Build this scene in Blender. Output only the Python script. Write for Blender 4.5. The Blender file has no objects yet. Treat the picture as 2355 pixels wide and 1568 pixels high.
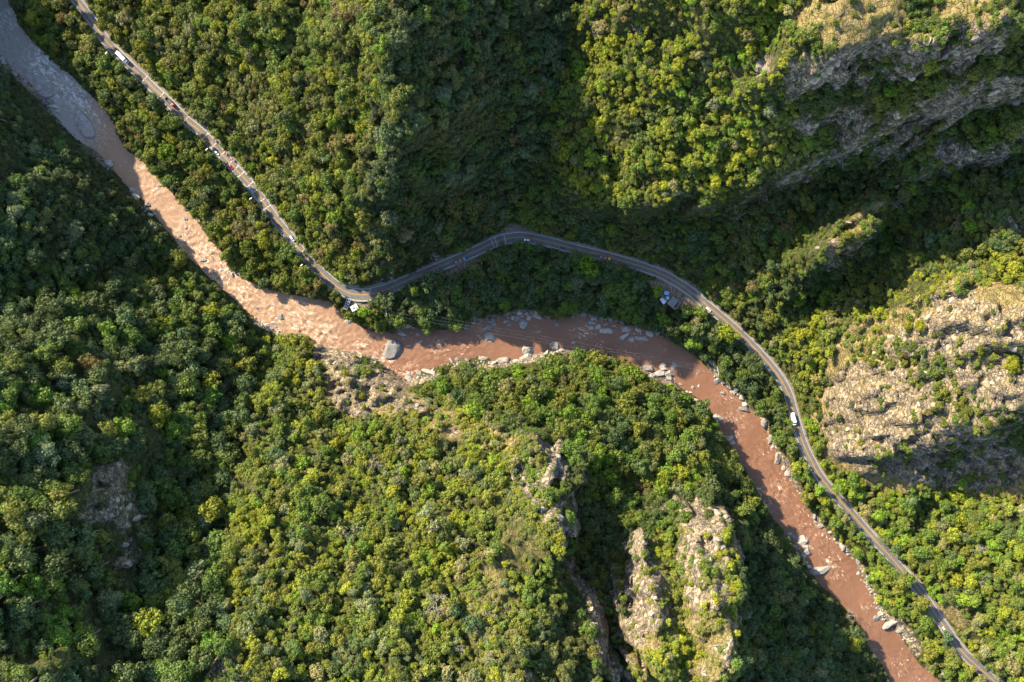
import bpy, bmesh, math, random
import numpy as np
from mathutils import Vector, Matrix

# ------------------------------------------------------------------ camera, sky, sun, exposure
S = bpy.context.scene
COL = S.collection
H = 560.0                       # drone height above the river, looking straight down
cam_d = bpy.data.cameras.new('camera')
cam_d.lens = 24.0; cam_d.sensor_width = 36.0; cam_d.clip_start = 1.0; cam_d.clip_end = 12000.0
cam = bpy.data.objects.new('camera', cam_d); COL.objects.link(cam)
cam.location = (0, 0, H); cam.rotation_euler = (0, 0, 0)
S.camera = cam

SUN_EL = math.radians(29.0)
SUN_DIR = Vector((0.785 * math.cos(SUN_EL), -0.62 * math.cos(SUN_EL), -math.sin(SUN_EL))).normalized()
w = bpy.data.worlds.new('World'); S.world = w; w.use_nodes = True
nt = w.node_tree
bgn = nt.nodes['Background']
sky = nt.nodes.new('ShaderNodeTexSky'); sky.sky_type = 'NISHITA'; sky.sun_disc = False
sky.sun_elevation = SUN_EL; sky.sun_rotation = math.atan2(-0.785, 0.62)
sky.altitude = 900; sky.air_density = 1.0; sky.dust_density = 1.0
nt.links.new(sky.outputs[0], bgn.inputs[0]); bgn.inputs[1].default_value = 0.15
sun_d = bpy.data.lights.new('sun', 'SUN'); sun_d.energy = 5.0; sun_d.angle = math.radians(0.53)
sun_d.color = (1.0, 0.86, 0.63)
sun = bpy.data.objects.new('sun', sun_d); COL.objects.link(sun)
sun.rotation_euler = SUN_DIR.to_track_quat('-Z', 'Y').to_euler(); sun.location = (-400, 320, 600)
S.view_settings.view_transform = 'Standard'; S.view_settings.look = 'None'
S.view_settings.exposure = 1.82; S.view_settings.gamma = 1.0; S.view_settings.use_curve_mapping = False
S.render.engine = 'CYCLES'
S.cycles.max_bounces = 5; S.cycles.diffuse_bounces = 3; S.cycles.glossy_bounces = 2
S.cycles.transmission_bounces = 2; S.cycles.transparent_max_bounces = 4
S.cycles.use_denoising = True

rnd = random.Random(7)
rng = np.random.default_rng(11)

# ------------------------------------------------------------------ plan measurements (survey sheet units -> metres)
CU, CV, F = 1177.0, 784.0, 1569.3


def W(u, v, z=0.0):
    """plan-sheet point seen at height z -> world x, y"""
    k = (H - z) / F
    return ((u - CU) * k, (CV - v) * k)


def toP(x, y, z):
    k = F / (H - z)
    return CU + x * k, CV - y * k


# ------------------------------------------------------------------ numeric helpers
_perm = np.random.default_rng(3).permutation(512).astype(np.int64)
_perm = np.concatenate([_perm, _perm])
_g = np.random.default_rng(5).normal(size=(512, 2)); _g /= np.linalg.norm(_g, axis=1)[:, None]


def perlin(x, y, seed=0):
    x = np.asarray(x, float); y = np.asarray(y, float)
    xi = np.floor(x).astype(np.int64); yi = np.floor(y).astype(np.int64)
    xf = x - xi; yf = y - yi
    u = xf * xf * xf * (xf * (xf * 6 - 15) + 10); v = yf * yf * yf * (yf * (yf * 6 - 15) + 10)

    def gr(ix, iy, dx, dy):
        h = _perm[(_perm[(ix + seed * 37) & 511] + iy) & 511]
        return _g[h, 0] * dx + _g[h, 1] * dy
    a = gr(xi, yi, xf, yf); b = gr(xi + 1, yi, xf - 1, yf)
    c = gr(xi, yi + 1, xf, yf - 1); d = gr(xi + 1, yi + 1, xf - 1, yf - 1)
    return 1.5 * ((a * (1 - u) + b * u) * (1 - v) + (c * (1 - u) + d * u) * v)


def fbm(x, y, scale, octv=4, seed=0, gain=0.5):
    s = np.zeros(np.shape(x)); a = 1.0; f = 1.0 / scale
    for i in range(octv):
        s += a * perlin(np.asarray(x) * f, np.asarray(y) * f, seed + i * 3); a *= gain; f *= 2.03
    return s


def ridged(x, y, scale, octv=4, seed=0):
    s = np.zeros(np.shape(x)); a = 1.0; f = 1.0 / scale
    for i in range(octv):
        s += a * (1 - 2 * np.abs(perlin(np.asarray(x) * f, np.asarray(y) * f, seed + i * 3))); a *= 0.5; f *= 2.1
    return s


def in_poly(px, py, poly):
    px = np.asarray(px); py = np.asarray(py); ins = np.zeros(px.shape, bool)
    n = len(poly)
    for i in range(n):
        x1, y1 = poly[i]; x2, y2 = poly[(i + 1) % n]
        if y1 == y2:
            continue
        c = ((y1 > py) != (y2 > py)) & (px < (x2 - x1) * (py - y1) / (y2 - y1) + x1)
        ins ^= c
    return ins


def line_dist(px, py, line, want_s=False):
    """distance to a polyline; with want_s also arc length, signed offset and z (if the line has 3 columns)"""
    px = np.asarray(px, float); py = np.asarray(py, float)
    L = np.asarray(line, float)
    best = np.full(px.shape, 1e18)
    sa = np.zeros(px.shape); sg = np.zeros(px.shape); za = np.zeros(px.shape)
    acc = 0.0
    for i in range(len(L) - 1):
        ax, ay = L[i, :2]; bx, by = L[i + 1, :2]
        dx, dy = bx - ax, by - ay
        l2 = dx * dx + dy * dy + 1e-12
        t = np.clip(((px - ax) * dx + (py - ay) * dy) / l2, 0, 1)
        ex = px - ax - t * dx; ey = py - ay - t * dy
        d2 = ex * ex + ey * ey
        m = d2 < best
        best = np.where(m, d2, best)
        if want_s:
            ll = math.sqrt(l2)
            sa = np.where(m, acc + t * ll, sa)
            sg = np.where(m, np.sign(dx * ey - dy * ex), sg)
            if L.shape[1] > 2:
                za = np.where(m, L[i, 2] + t * (L[i + 1, 2] - L[i, 2]), za)
            acc += ll
    d = np.sqrt(best)
    if want_s:
        return d, sa, sg * d, za
    return d


def catmull(pts, step=1.0):
    P = [np.array(p, float) for p in pts]
    P = [2 * P[0] - P[1]] + P + [2 * P[-1] - P[-2]]
    out = []
    for i in range(1, len(P) - 2):
        p0, p1, p2, p3 = P[i - 1:i + 3]
        n = max(2, int(np.linalg.norm((p2 - p1)[:2]) / step))
        for k in range(n):
            t = k / n
            out.append(0.5 * (2 * p1 + (p2 - p0) * t + (2 * p0 - 5 * p1 + 4 * p2 - p3) * t * t + (3 * p1 - p0 - 3 * p2 + p3) * t ** 3))
    out.append(P[-2])
    return np.array(out)


# ------------------------------------------------------------------ object helpers
def link(name, me, parent=None):
    o = bpy.data.objects.new(name, me); COL.objects.link(o)
    if parent is not None:
        o.parent = parent
    return o


def tag(o, label=None, cat=None, group=None, kind=None):
    if label: o['label'] = label
    if cat: o['category'] = cat
    if group: o['group'] = group
    if kind: o['kind'] = kind
    return o


def empty(name, loc=(0, 0, 0), rz=0.0, scale=(1, 1, 1)):
    o = bpy.data.objects.new(name, None); COL.objects.link(o)
    o.location = loc; o.rotation_euler = (0, 0, rz); o.scale = scale; o.empty_display_size = 0.5
    return o


def mesh_np(name, verts, quads=None, mat=None, smooth=False, tris=None):
    me = bpy.data.meshes.new(name)
    verts = np.asarray(verts, np.float32)
    faces = []
    nq = 0 if quads is None else len(quads); ntr = 0 if tris is None else len(tris)
    me.vertices.add(len(verts)); me.vertices.foreach_set('co', verts.ravel())
    nl = nq * 4 + ntr * 3
    idx = np.concatenate([np.asarray(quads, np.int32).ravel() if nq else np.zeros(0, np.int32),
                          np.asarray(tris, np.int32).ravel() if ntr else np.zeros(0, np.int32)])
    me.loops.add(nl); me.loops.foreach_set('vertex_index', idx)
    me.polygons.add(nq + ntr)
    st = np.concatenate([np.arange(nq) * 4, nq * 4 + np.arange(ntr) * 3]).astype(np.int32)
    me.polygons.foreach_set('loop_start', st)
    me.update(calc_edges=True); me.validate()
    if smooth:
        me.polygons.foreach_set('use_smooth', np.ones(nq + ntr, bool))
    if mat: me.materials.append(mat)
    return me


def attr(me, name, vals, typ='FLOAT', dom='POINT'):
    a = me.attributes.new(name, typ, dom)
    key = {'FLOAT': 'value', 'INT': 'value', 'FLOAT_VECTOR': 'vector', 'FLOAT_COLOR': 'color'}[typ]
    a.data.foreach_set(key, np.asarray(vals, np.int32 if typ == 'INT' else np.float32).ravel())


def grid_faces(nx, ny):
    i = np.arange(nx - 1)[None, :] + np.arange(ny - 1)[:, None] * nx
    return np.stack([i, i + 1, i + nx + 1, i + nx], -1).reshape(-1, 4)


def bm_box(bm, cx, cy, cz, sx, sy, sz, rz=0.0, taper=1.0):
    vs = []
    c, s = math.cos(rz), math.sin(rz)
    for k in (0, 1):
        t = taper if k else 1.0
        for (a, b) in ((-1, -1), (1, -1), (1, 1), (-1, 1)):
            x, y = a * sx / 2 * t, b * sy / 2 * t
            vs.append(bm.verts.new((cx + x * c - y * s, cy + x * s + y * c, cz + (k - 0.5) * sz)))
    for f in ((3, 2, 1, 0), (4, 5, 6, 7), (0, 1, 5, 4), (1, 2, 6, 5), (2, 3, 7, 6), (3, 0, 4, 7)):
        bm.faces.new([vs[i] for i in f])
    return vs


def bm_tube(bm, p0, p1, r0, r1, n=6, cap=True):
    p0 = Vector(p0); p1 = Vector(p1); d = (p1 - p0)
    if d.length < 1e-6: return
    q = d.to_track_quat('Z', 'Y')
    ra = []; rb = []
    for i in range(n):
        a = 2 * math.pi * i / n
        o = q @ Vector((math.cos(a), math.sin(a), 0))
        ra.append(bm.verts.new(p0 + o * r0)); rb.append(bm.verts.new(p1 + o * r1))
    for i in range(n):
        bm.faces.new((ra[i], ra[(i + 1) % n], rb[(i + 1) % n], rb[i]))
    if cap:
        bm.faces.new(rb); bm.faces.new(ra[::-1])


def bm_mesh(bm, name, mat, smooth=False, bevel=0.0):
    if bevel > 0:
        bmesh.ops.bevel(bm, geom=list(bm.edges), offset=bevel, segments=2, affect='EDGES', profile=0.7)
    bmesh.ops.recalc_face_normals(bm, faces=list(bm.faces))
    me = bpy.data.meshes.new(name); bm.to_mesh(me); bm.free()
    if smooth:
        me.polygons.foreach_set('use_smooth', np.ones(len(me.polygons), bool))
    if mat: me.materials.append(mat)
    return me


# ------------------------------------------------------------------ materials
def new_mat(name, col=(0.5, 0.5, 0.5), rough=0.8, spec=0.3):
    m = bpy.data.materials.new(name); m.use_nodes = True
    b = m.node_tree.nodes['Principled BSDF']
    b.inputs['Base Color'].default_value = (*col, 1); b.inputs['Roughness'].default_value = rough
    b.inputs['Specular IOR Level'].default_value = spec
    return m


class NT:
    def __init__(s, m): s.m = m; s.t = m.node_tree; s.b = s.t.nodes['Principled BSDF']
    def n(s, t, **kw):
        x = s.t.nodes.new('ShaderNode' + t)
        for k, v in kw.items(): setattr(x, k, v)
        return x
    def l(s, a, b): s.t.links.new(a, b)
    def noise(s, vec, scale, detail=4, rough=0.55, dist=0.0):
        x = s.n('TexNoise'); x.inputs['Scale'].default_value = scale; x.inputs['Detail'].default_value = detail
        x.inputs['Roughness'].default_value = rough; x.inputs['Distortion'].default_value = dist
        if vec is not None: s.l(vec, x.inputs['Vector'])
        return x.outputs['Fac']
    def ramp(s, fac, stops):
        r = s.n('ValToRGB'); e = r.color_ramp.elements
        e[0].position, e[0].color = stops[0][0], (*stops[0][1], 1); e[1].position, e[1].color = stops[-1][0], (*stops[-1][1], 1)
        for p, c in stops[1:-1]:
            k = e.new(p); k.color = (*c, 1)
        s.l(fac, r.inputs[0]); return r.outputs[0]
    def mix(s, fac, a, b, mode='MIX'):
        x = s.n('Mix'); x.data_type = 'RGBA'; x.blend_type = mode
        for v, i in ((fac, 0), (a, 6), (b, 7)):
            if isinstance(v, (int, float)): x.inputs[i].default_value = v
            elif isinstance(v, tuple): x.inputs[i].default_value = (*v, 1)
            else: s.l(v, x.inputs[i])
        return x.outputs[2]
    def math(s, op, a, b=0.0, clamp=False):
        x = s.n('Math'); x.operation = op; x.use_clamp = clamp
        for v, i in ((a, 0), (b, 1)):
            if isinstance(v, (int, float)): x.inputs[i].default_value = v
            else: s.l(v, x.inputs[i])
        return x.outputs[0]
    def att(s, name, typ='GEOMETRY', out='Fac'):
        x = s.n('Attribute'); x.attribute_name = name; x.attribute_type = typ; return x.outputs[out]
    def pos(s): return s.n('NewGeometry').outputs['Position']
    def bump(s, h, strength=0.5, dist=0.3):
        x = s.n('Bump'); x.inputs['Strength'].default_value = strength; x.inputs['Distance'].default_value = dist
        s.l(h, x.inputs['Height']); s.l(x.outputs[0], s.b.inputs['Normal'])


def mat_rock(name, light, dark, warm, scale=1.0, obj=True):
    m = new_mat(name, rough=0.9, spec=0.2); T = NT(m)
    p = T.n('TexCoord').outputs['Object'] if obj else T.pos()
    n1 = T.noise(p, 0.35 * scale, 6, 0.65, 0.4); n2 = T.noise(p, 1.6 * scale, 5, 0.7); n3 = T.noise(p, 0.12 * scale, 3)
    c = T.ramp(n1, [(0.30, dark), (0.46, tuple(0.75 * x for x in light)), (0.62, light)])
    c = T.mix(T.math('MULTIPLY', T.ramp(n3, [(0.45, (0, 0, 0)), (0.65, (1, 1, 1))]), 0.55), c, warm)
    c = T.mix(T.ramp(n2, [(0.30, (1, 1, 1)), (0.48, (0, 0, 0))]), c, dark)
    c = T.mix(1.0, c, T.ramp(T.n('ObjectInfo').outputs['Random'], [(0.0, (0.5, 0.5, 0.52)), (1.0, (1.1, 1.06, 1.0))]), 'MULTIPLY')
    T.l(c, T.b.inputs['Base Color']); T.bump(n2, 0.7, 0.5)
    return m


M_rock = mat_rock('river_rock', (0.42, 0.40, 0.37), (0.13, 0.12, 0.11), (0.36, 0.305, 0.235), 0.8)
M_crag = mat_rock('crag_rock', (0.44, 0.385, 0.305), (0.085, 0.075, 0.064), (0.26, 0.19, 0.10), 0.7)


def mat_terrain():
    m = new_mat('canyon_ground', rough=0.95, spec=0.15); T = NT(m); p = T.pos()
    n1 = T.noise(p, 0.05, 6, 0.65); n2 = T.noise(p, 0.35, 5, 0.65); n3 = T.noise(p, 1.2, 4, 0.7); n4 = T.noise(p, 0.16, 6, 0.7, 0.6)
    floor = T.ramp(n2, [(0.3, (0.030, 0.038, 0.012)), (0.55, (0.060, 0.064, 0.020)), (0.75, (0.090, 0.076, 0.030))])
    grass = T.ramp(n2, [(0.25, (0.105, 0.09, 0.028)), (0.42, (0.215, 0.160, 0.066)), (0.6, (0.300, 0.228, 0.105)), (0.78, (0.235, 0.165, 0.085))])
    grass = T.mix(T.ramp(n4, [(0.46, (0, 0, 0)), (0.62, (0.85, 0.85, 0.85))]), grass, (0.115, 0.115, 0.022))
    grass = T.mix(T.math('MULTIPLY', T.ramp(T.noise(p, 0.75, 3, 0.7), [(0.38, (1, 1, 1)), (0.58, (0, 0, 0))]), 0.6), grass, (0.085, 0.070, 0.032))
    rock = T.ramp(T.noise(p, 0.28, 6, 0.7, 0.5), [(0.30, (0.045, 0.042, 0.040)), (0.43, (0.115, 0.102, 0.088)), (0.55, (0.27, 0.215, 0.145)), (0.68, (0.47, 0.39, 0.265))])
    rock = T.mix(T.ramp(n3, [(0.34, (0.85, 0.85, 0.85)), (0.50, (0, 0, 0))]), rock, (0.055, 0.05, 0.046))
    wp = T.n('VectorMath'); wp.operation = 'ADD'; wn = T.n('TexNoise'); wn.inputs['Scale'].default_value = 0.2; wn.inputs['Detail'].default_value = 4; T.l(p, wn.inputs['Vector'])
    ws_ = T.n('VectorMath'); ws_.operation = 'SCALE'; ws_.inputs['Scale'].default_value = 7.0; T.l(wn.outputs['Color'], ws_.inputs[0]); T.l(p, wp.inputs[0]); T.l(ws_.outputs[0], wp.inputs[1])
    mpv = T.n('Mapping'); mpv.inputs['Scale'].default_value = (0.30, 0.14, 0.42); mpv.inputs['Rotation'].default_value = (0.3, 0.2, 0.7); T.l(wp.outputs[0], mpv.inputs['Vector'])
    vo = T.n('TexVoronoi'); vo.feature = 'DISTANCE_TO_EDGE'; vo.inputs['Scale'].default_value = 1.0; T.l(mpv.outputs[0], vo.inputs['Vector'])
    crack = T.ramp(vo.outputs['Distance'], [(0.0, (1, 1, 1)), (0.10, (0, 0, 0))])
    vc = T.n('TexVoronoi'); vc.inputs['Scale'].default_value = 1.0; T.l(mpv.outputs[0], vc.inputs['Vector'])
    sepc = T.n('SeparateColor'); T.l(vc.outputs['Color'], sepc.inputs[0])
    rock = T.mix(0.75, rock, T.ramp(sepc.outputs[0], [(0.0, (0.75, 0.74, 0.74)), (1.0, (1.5, 1.44, 1.32))]), 'MULTIPLY')
    rock = T.mix(T.math('MULTIPLY', crack, 0.5), rock, (0.04, 0.036, 0.034))
    soil = T.ramp(n2, [(0.3, (0.15, 0.115, 0.08)), (0.7, (0.26, 0.20, 0.145))])

    def edge(a, lo=0.35, hi=0.65):
        k = T.math('ADD', T.att(a), T.math('MULTIPLY', T.math('SUBTRACT', n4, 0.5), 1.5))
        return T.ramp(k, [(lo, (0, 0, 0)), (hi, (1, 1, 1))])
    c = T.mix(edge('grass'), floor, grass)
    c = T.mix(edge('rock'), c, rock)
    c = T.mix(edge('soil', 0.4, 0.6), c, soil)
    T.l(c, T.b.inputs['Base Color'])
    T.bump(T.math('SUBTRACT', T.math('ADD', n2, T.math('MULTIPLY', n3, 0.6)), T.math('MULTIPLY', crack, 0.7)), 1.0, 1.3)
    return m


def mat_leaf():
    m = new_mat('foliage', rough=0.6, spec=0.25); T = NT(m)
    tint = T.att('tint', 'INSTANCER', 'Color'); v = T.att('leafvar')
    oi = T.n('ObjectInfo').outputs['Random']
    c = T.mix(1.0, tint, T.ramp(v, [(0.0, (0.55, 0.62, 0.6)), (0.5, (1.0, 1.0, 1.0)), (1.0, (1.5, 1.35, 1.05))]), 'MULTIPLY')
    T.l(c, T.b.inputs['Base Color'])
    tr = T.n('BsdfTranslucent'); T.l(c, tr.inputs['Color'])
    ms = T.n('MixShader'); ms.inputs[0].default_value = 0.28
    out = T.t.nodes['Material Output']
    T.l(T.b.outputs[0], ms.inputs[1]); T.l(tr.outputs[0], ms.inputs[2]); T.l(ms.outputs[0], out.inputs[0])
    return m


def mat_bark(name, a, b):
    m = new_mat(name, rough=0.9); T = NT(m)
    T.l(T.ramp(T.noise(T.n('TexCoord').outputs['Object'], 2.5, 4), [(0.3, a), (0.7, b)]), T.b.inputs['Base Color'])
    return m


def mat_noisy(name, a, b, scale, rough=0.85, bump=0.0, spec=0.3):
    m = new_mat(name, rough=rough, spec=spec); T = NT(m)
    n = T.noise(T.pos(), scale, 6, 0.65)
    T.l(T.ramp(n, [(0.3, a), (0.7, b)]), T.b.inputs['Base Color'])
    if bump: T.bump(n, bump, 0.1)
    return m


def mat_water():
    m = new_mat('muddy_water', rough=0.4, spec=0.2); T = NT(m)
    p = T.pos(); fl = T.att('flow', 'GEOMETRY', 'Vector')
    mp = T.n('Mapping'); mp.inputs['Scale'].default_value = (0.22, 0.5, 1.0); T.l(fl, mp.inputs['Vector'])
    wv = T.n('VectorMath'); wv.operation = 'ADD'
    wn = T.n('TexNoise'); wn.inputs['Scale'].default_value = 0.12; wn.inputs['Detail'].default_value = 3; T.l(p, wn.inputs['Vector'])
    sc = T.n('VectorMath'); sc.operation = 'SCALE'; sc.inputs['Scale'].default_value = 3.2
    T.l(wn.outputs['Color'], sc.inputs[0]); T.l(mp.outputs[0], wv.inputs[0]); T.l(sc.outputs[0], wv.inputs[1])
    st = T.noise(wv.outputs[0], 1.0, 6, 0.7, 0.8)            # streaks drawn out along the current
    fine = T.noise(wv.outputs[0], 2.6, 5, 0.75, 1.2)
    lar = T.noise(p, 0.03, 3)
    mud = T.ramp(lar, [(0.3, (0.150, 0.074, 0.043)), (0.7, (0.186, 0.096, 0.058))])
    mud = T.mix(T.math('MULTIPLY', T.ramp(st, [(0.46, (0, 0, 0)), (0.66, (1, 1, 1))]), T.math('ADD', 0.05, T.math('MULTIPLY', T.att('rapid'), 0.75))), mud, (0.30, 0.175, 0.10))
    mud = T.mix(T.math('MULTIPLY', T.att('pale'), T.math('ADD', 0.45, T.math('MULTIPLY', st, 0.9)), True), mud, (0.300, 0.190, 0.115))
    grey = T.att('grey')
    mud = T.mix(grey, mud, T.ramp(st, [(0.3, (0.19, 0.165, 0.135)), (0.7, (0.32, 0.285, 0.24))]))
    rap = T.att('rapid')
    med = T.noise(wv.outputs[0], 1.5, 4, 0.6, 1.5)
    pat = T.math('ADD', T.math('MULTIPLY', st, 0.55), T.math('MULTIPLY', med, 0.45))
    th = T.math('SUBTRACT', 0.605, T.math('MULTIPLY', rap, 0.125))
    foam = T.math('MULTIPLY', T.math('SUBTRACT', pat, th), 16.0, True)
    foam = T.math('MULTIPLY', foam, T.math('MULTIPLY', T.math('SUBTRACT', rap, 0.06), 5.0, True), True)
    fc = T.mix(grey, (0.58, 0.47, 0.37), (0.56, 0.53, 0.48))
    c = T.mix(foam, mud, fc)
    T.l(c, T.b.inputs['Base Color'])
    T.l(T.math('ADD', 0.30, T.math('MULTIPLY', foam, 0.4)), T.b.inputs['Roughness'])
    T.bump(T.math('ADD', st, T.math('MULTIPLY', fine, 0.5)), 0.8, 0.5)
    return m


M_ter = mat_terrain(); M_leaf = mat_leaf(); M_water = mat_water()
M_bark = mat_bark('bark', (0.09, 0.07, 0.05), (0.20, 0.165, 0.125))
M_pale = mat_bark('pale_bark', (0.17, 0.15, 0.125), (0.30, 0.27, 0.23))
M_asph = mat_noisy('asphalt', (0.080, 0.078, 0.076), (0.125, 0.119, 0.112), 0.25, 0.85, 0.2)
M_asph2 = mat_noisy('worn_asphalt', (0.095, 0.086, 0.078), (0.15, 0.135, 0.118), 0.2, 0.9, 0.2)
M_grav = mat_noisy('road_gravel', (0.12, 0.102, 0.08), (0.23, 0.19, 0.145), 0.5, 0.95, 0.4)
M_white = mat_noisy('white_road_paint', (0.34, 0.34, 0.33), (0.5, 0.5, 0.49), 0.8, 0.7)
M_yellow = mat_noisy('yellow_road_paint', (0.32, 0.155, 0.015), (0.42, 0.22, 0.03), 0.8, 0.7)
M_conc = mat_noisy('barrier_concrete', (0.24, 0.22, 0.18), (0.36, 0.33, 0.27), 0.6, 0.9, 0.3)

# ------------------------------------------------------------------ survey lines: river banks, road, relief
BANK_A = [(-80, 50), (-40, 92), (0, 130), (32, 167), (82, 207), (120, 265), (170, 322), (220, 350), (237, 370), (260, 397), (295, 434), (330, 467), (362, 507), (400, 552), (420, 577), (450, 607), (490, 647), (530, 682), (562, 712), (588, 734), (618, 757), (658, 769), (700, 770), (728, 786), (748, 801), (803, 811), (858, 819), (883, 844), (923, 871), (938, 881), (958, 861), (988, 850), (1028, 839), (1063, 829), (1100, 822), (1138, 831), (1173, 830), (1200, 829), (1247, 814), (1297, 806), (1352, 809), (1397, 816), (1442, 836), (1487, 856), (1547, 874), (1572, 899), (1622, 929), (1640, 959), (1660, 999), (1685, 1036), (1707, 1079), (1735, 1121), (1752, 1154), (1780, 1201), (1807, 1226), (1837, 1263), (1862, 1316), (1885, 1346), (1925, 1383), (1955, 1416), (1980, 1448), (1995, 1488), (2030, 1533), (2048, 1572), (2090, 1640), (2130, 1700)]
BANK_B = [(-30, -70), (0, -30), (25, 5), (47, 62), (72, 92), (105, 125), (150, 165), (190, 200), (220, 232), (252, 267), (272, 312), (290, 347), (330, 372), (350, 399), (385, 434), (425, 479), (457, 514), (482, 554), (515, 587), (525, 617), (550, 637), (585, 652), (598, 662), (653, 676), (708, 685), (763, 694), (788, 724), (813, 742), (850, 762), (900, 764), (925, 749), (950, 753), (1000, 762), (1063, 757), (1113, 736), (1177, 722), (1222, 722), (1260, 737), (1302, 730), (1337, 724), (1377, 735), (1427, 745), (1477, 755), (1527, 775), (1567, 799), (1607, 824), (1637, 857), (1652, 879), (1682, 899), (1705, 924), (1730, 944), (1752, 969), (1772, 1009), (1792, 1054), (1815, 1096), (1837, 1134), (1852, 1169), (1865, 1181), (1882, 1204), (1910, 1228), (1935, 1266), (1967, 1283), (1975, 1316), (1997, 1356), (2022, 1401), (2030, 1426), (2060, 1446), (2087, 1488), (2110, 1523), (2135, 1546), (2180, 1580), (2230, 1640), (2270, 1700)]
MID = [(-55, -10), (-20, 30), (40, 88), (95, 150), (165, 225), (235, 310), (310, 400), (390, 490), (450, 570), (510, 640), (590, 695), (680, 728), (770, 762), (850, 797), (930, 822), (1000, 800), (1080, 788), (1180, 777), (1280, 770), (1380, 777), (1470, 807), (1550, 840), (1620, 890), (1670, 950), (1715, 1010), (1760, 1080), (1800, 1150), (1850, 1220), (1900, 1290), (1940, 1340), (1985, 1400), (2030, 1460), (2070, 1520), (2120, 1570), (2200, 1670)]
RIVER_P = BANK_A + BANK_B[::-1]
RIVER_W = [W(u, v, 0) for u, v in RIVER_P]
MID_W = np.array([W(u, v, 0) for u, v in MID])

ROAD_P = [(120, -80, 20), (150, -38, 20), (176, 0, 20), (193, 22, 19.5), (212, 47, 19), (237, 85, 19), (255, 107, 18), (278, 130, 18), (303, 155, 18), (332, 182, 17), (357, 207, 17), (385, 232, 17), (410, 258, 17), (435, 282, 16), (459, 301, 16), (485, 327, 16), (510, 355, 16), (535, 381, 16), (560, 408, 16), (582, 432, 16), (603, 460, 16), (620, 486, 16), (644, 517, 16), (671, 550, 16), (693, 579, 16), (712, 602, 16), (736, 625, 16), (752, 640, 16), (768, 654, 16), (788, 667, 16), (808, 675, 16), (833, 678, 16), (858, 675, 16), (888, 666, 16), (918, 653, 16), (963, 633, 16), (1013, 612, 17), (1063, 591, 17), (1108, 571, 17), (1140, 556, 18), (1170, 548, 18), (1192, 546, 18), (1212, 547, 18), (1235, 551, 18), (1265, 557, 18), (1302, 567, 18), (1337, 576, 18), (1372, 584, 18), (1410, 594, 18), (1452, 606, 18), (1490, 618, 18), (1527, 633, 18), (1557, 650, 18), (1587, 670, 18), (1617, 695, 18), (1647, 720, 18), (1680, 748, 18), (1712, 777, 18), (1742, 808, 18), (1767, 836, 18), (1783, 856, 18), (1798, 878, 18), (1812, 906, 18), (1822, 939, 18), (1830, 969, 18), (1840, 1001, 18), (1850, 1029, 18), (1865, 1059, 18), (1882, 1091, 18), (1905, 1121, 18), (1927, 1146, 18), (1950, 1172, 18), (1970, 1195, 18), (1990, 1218, 18), (2015, 1246, 19), (2040, 1272, 19), (2065, 1301, 19), (2097, 1338, 20), (2120, 1366, 20), (2140, 1396, 20), (2162, 1428, 20), (2185, 1461, 20), (2212, 1498, 20), (2245, 1530, 20), (2280, 1561, 20), (2330, 1605, 20), (2400, 1665, 20)]
ROAD = catmull([(*W(u, v, z), z) for u, v, z in ROAD_P], 3.0)
ROAD_UV = np.array([(u, v) for u, v, z in ROAD_P], float)

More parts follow.
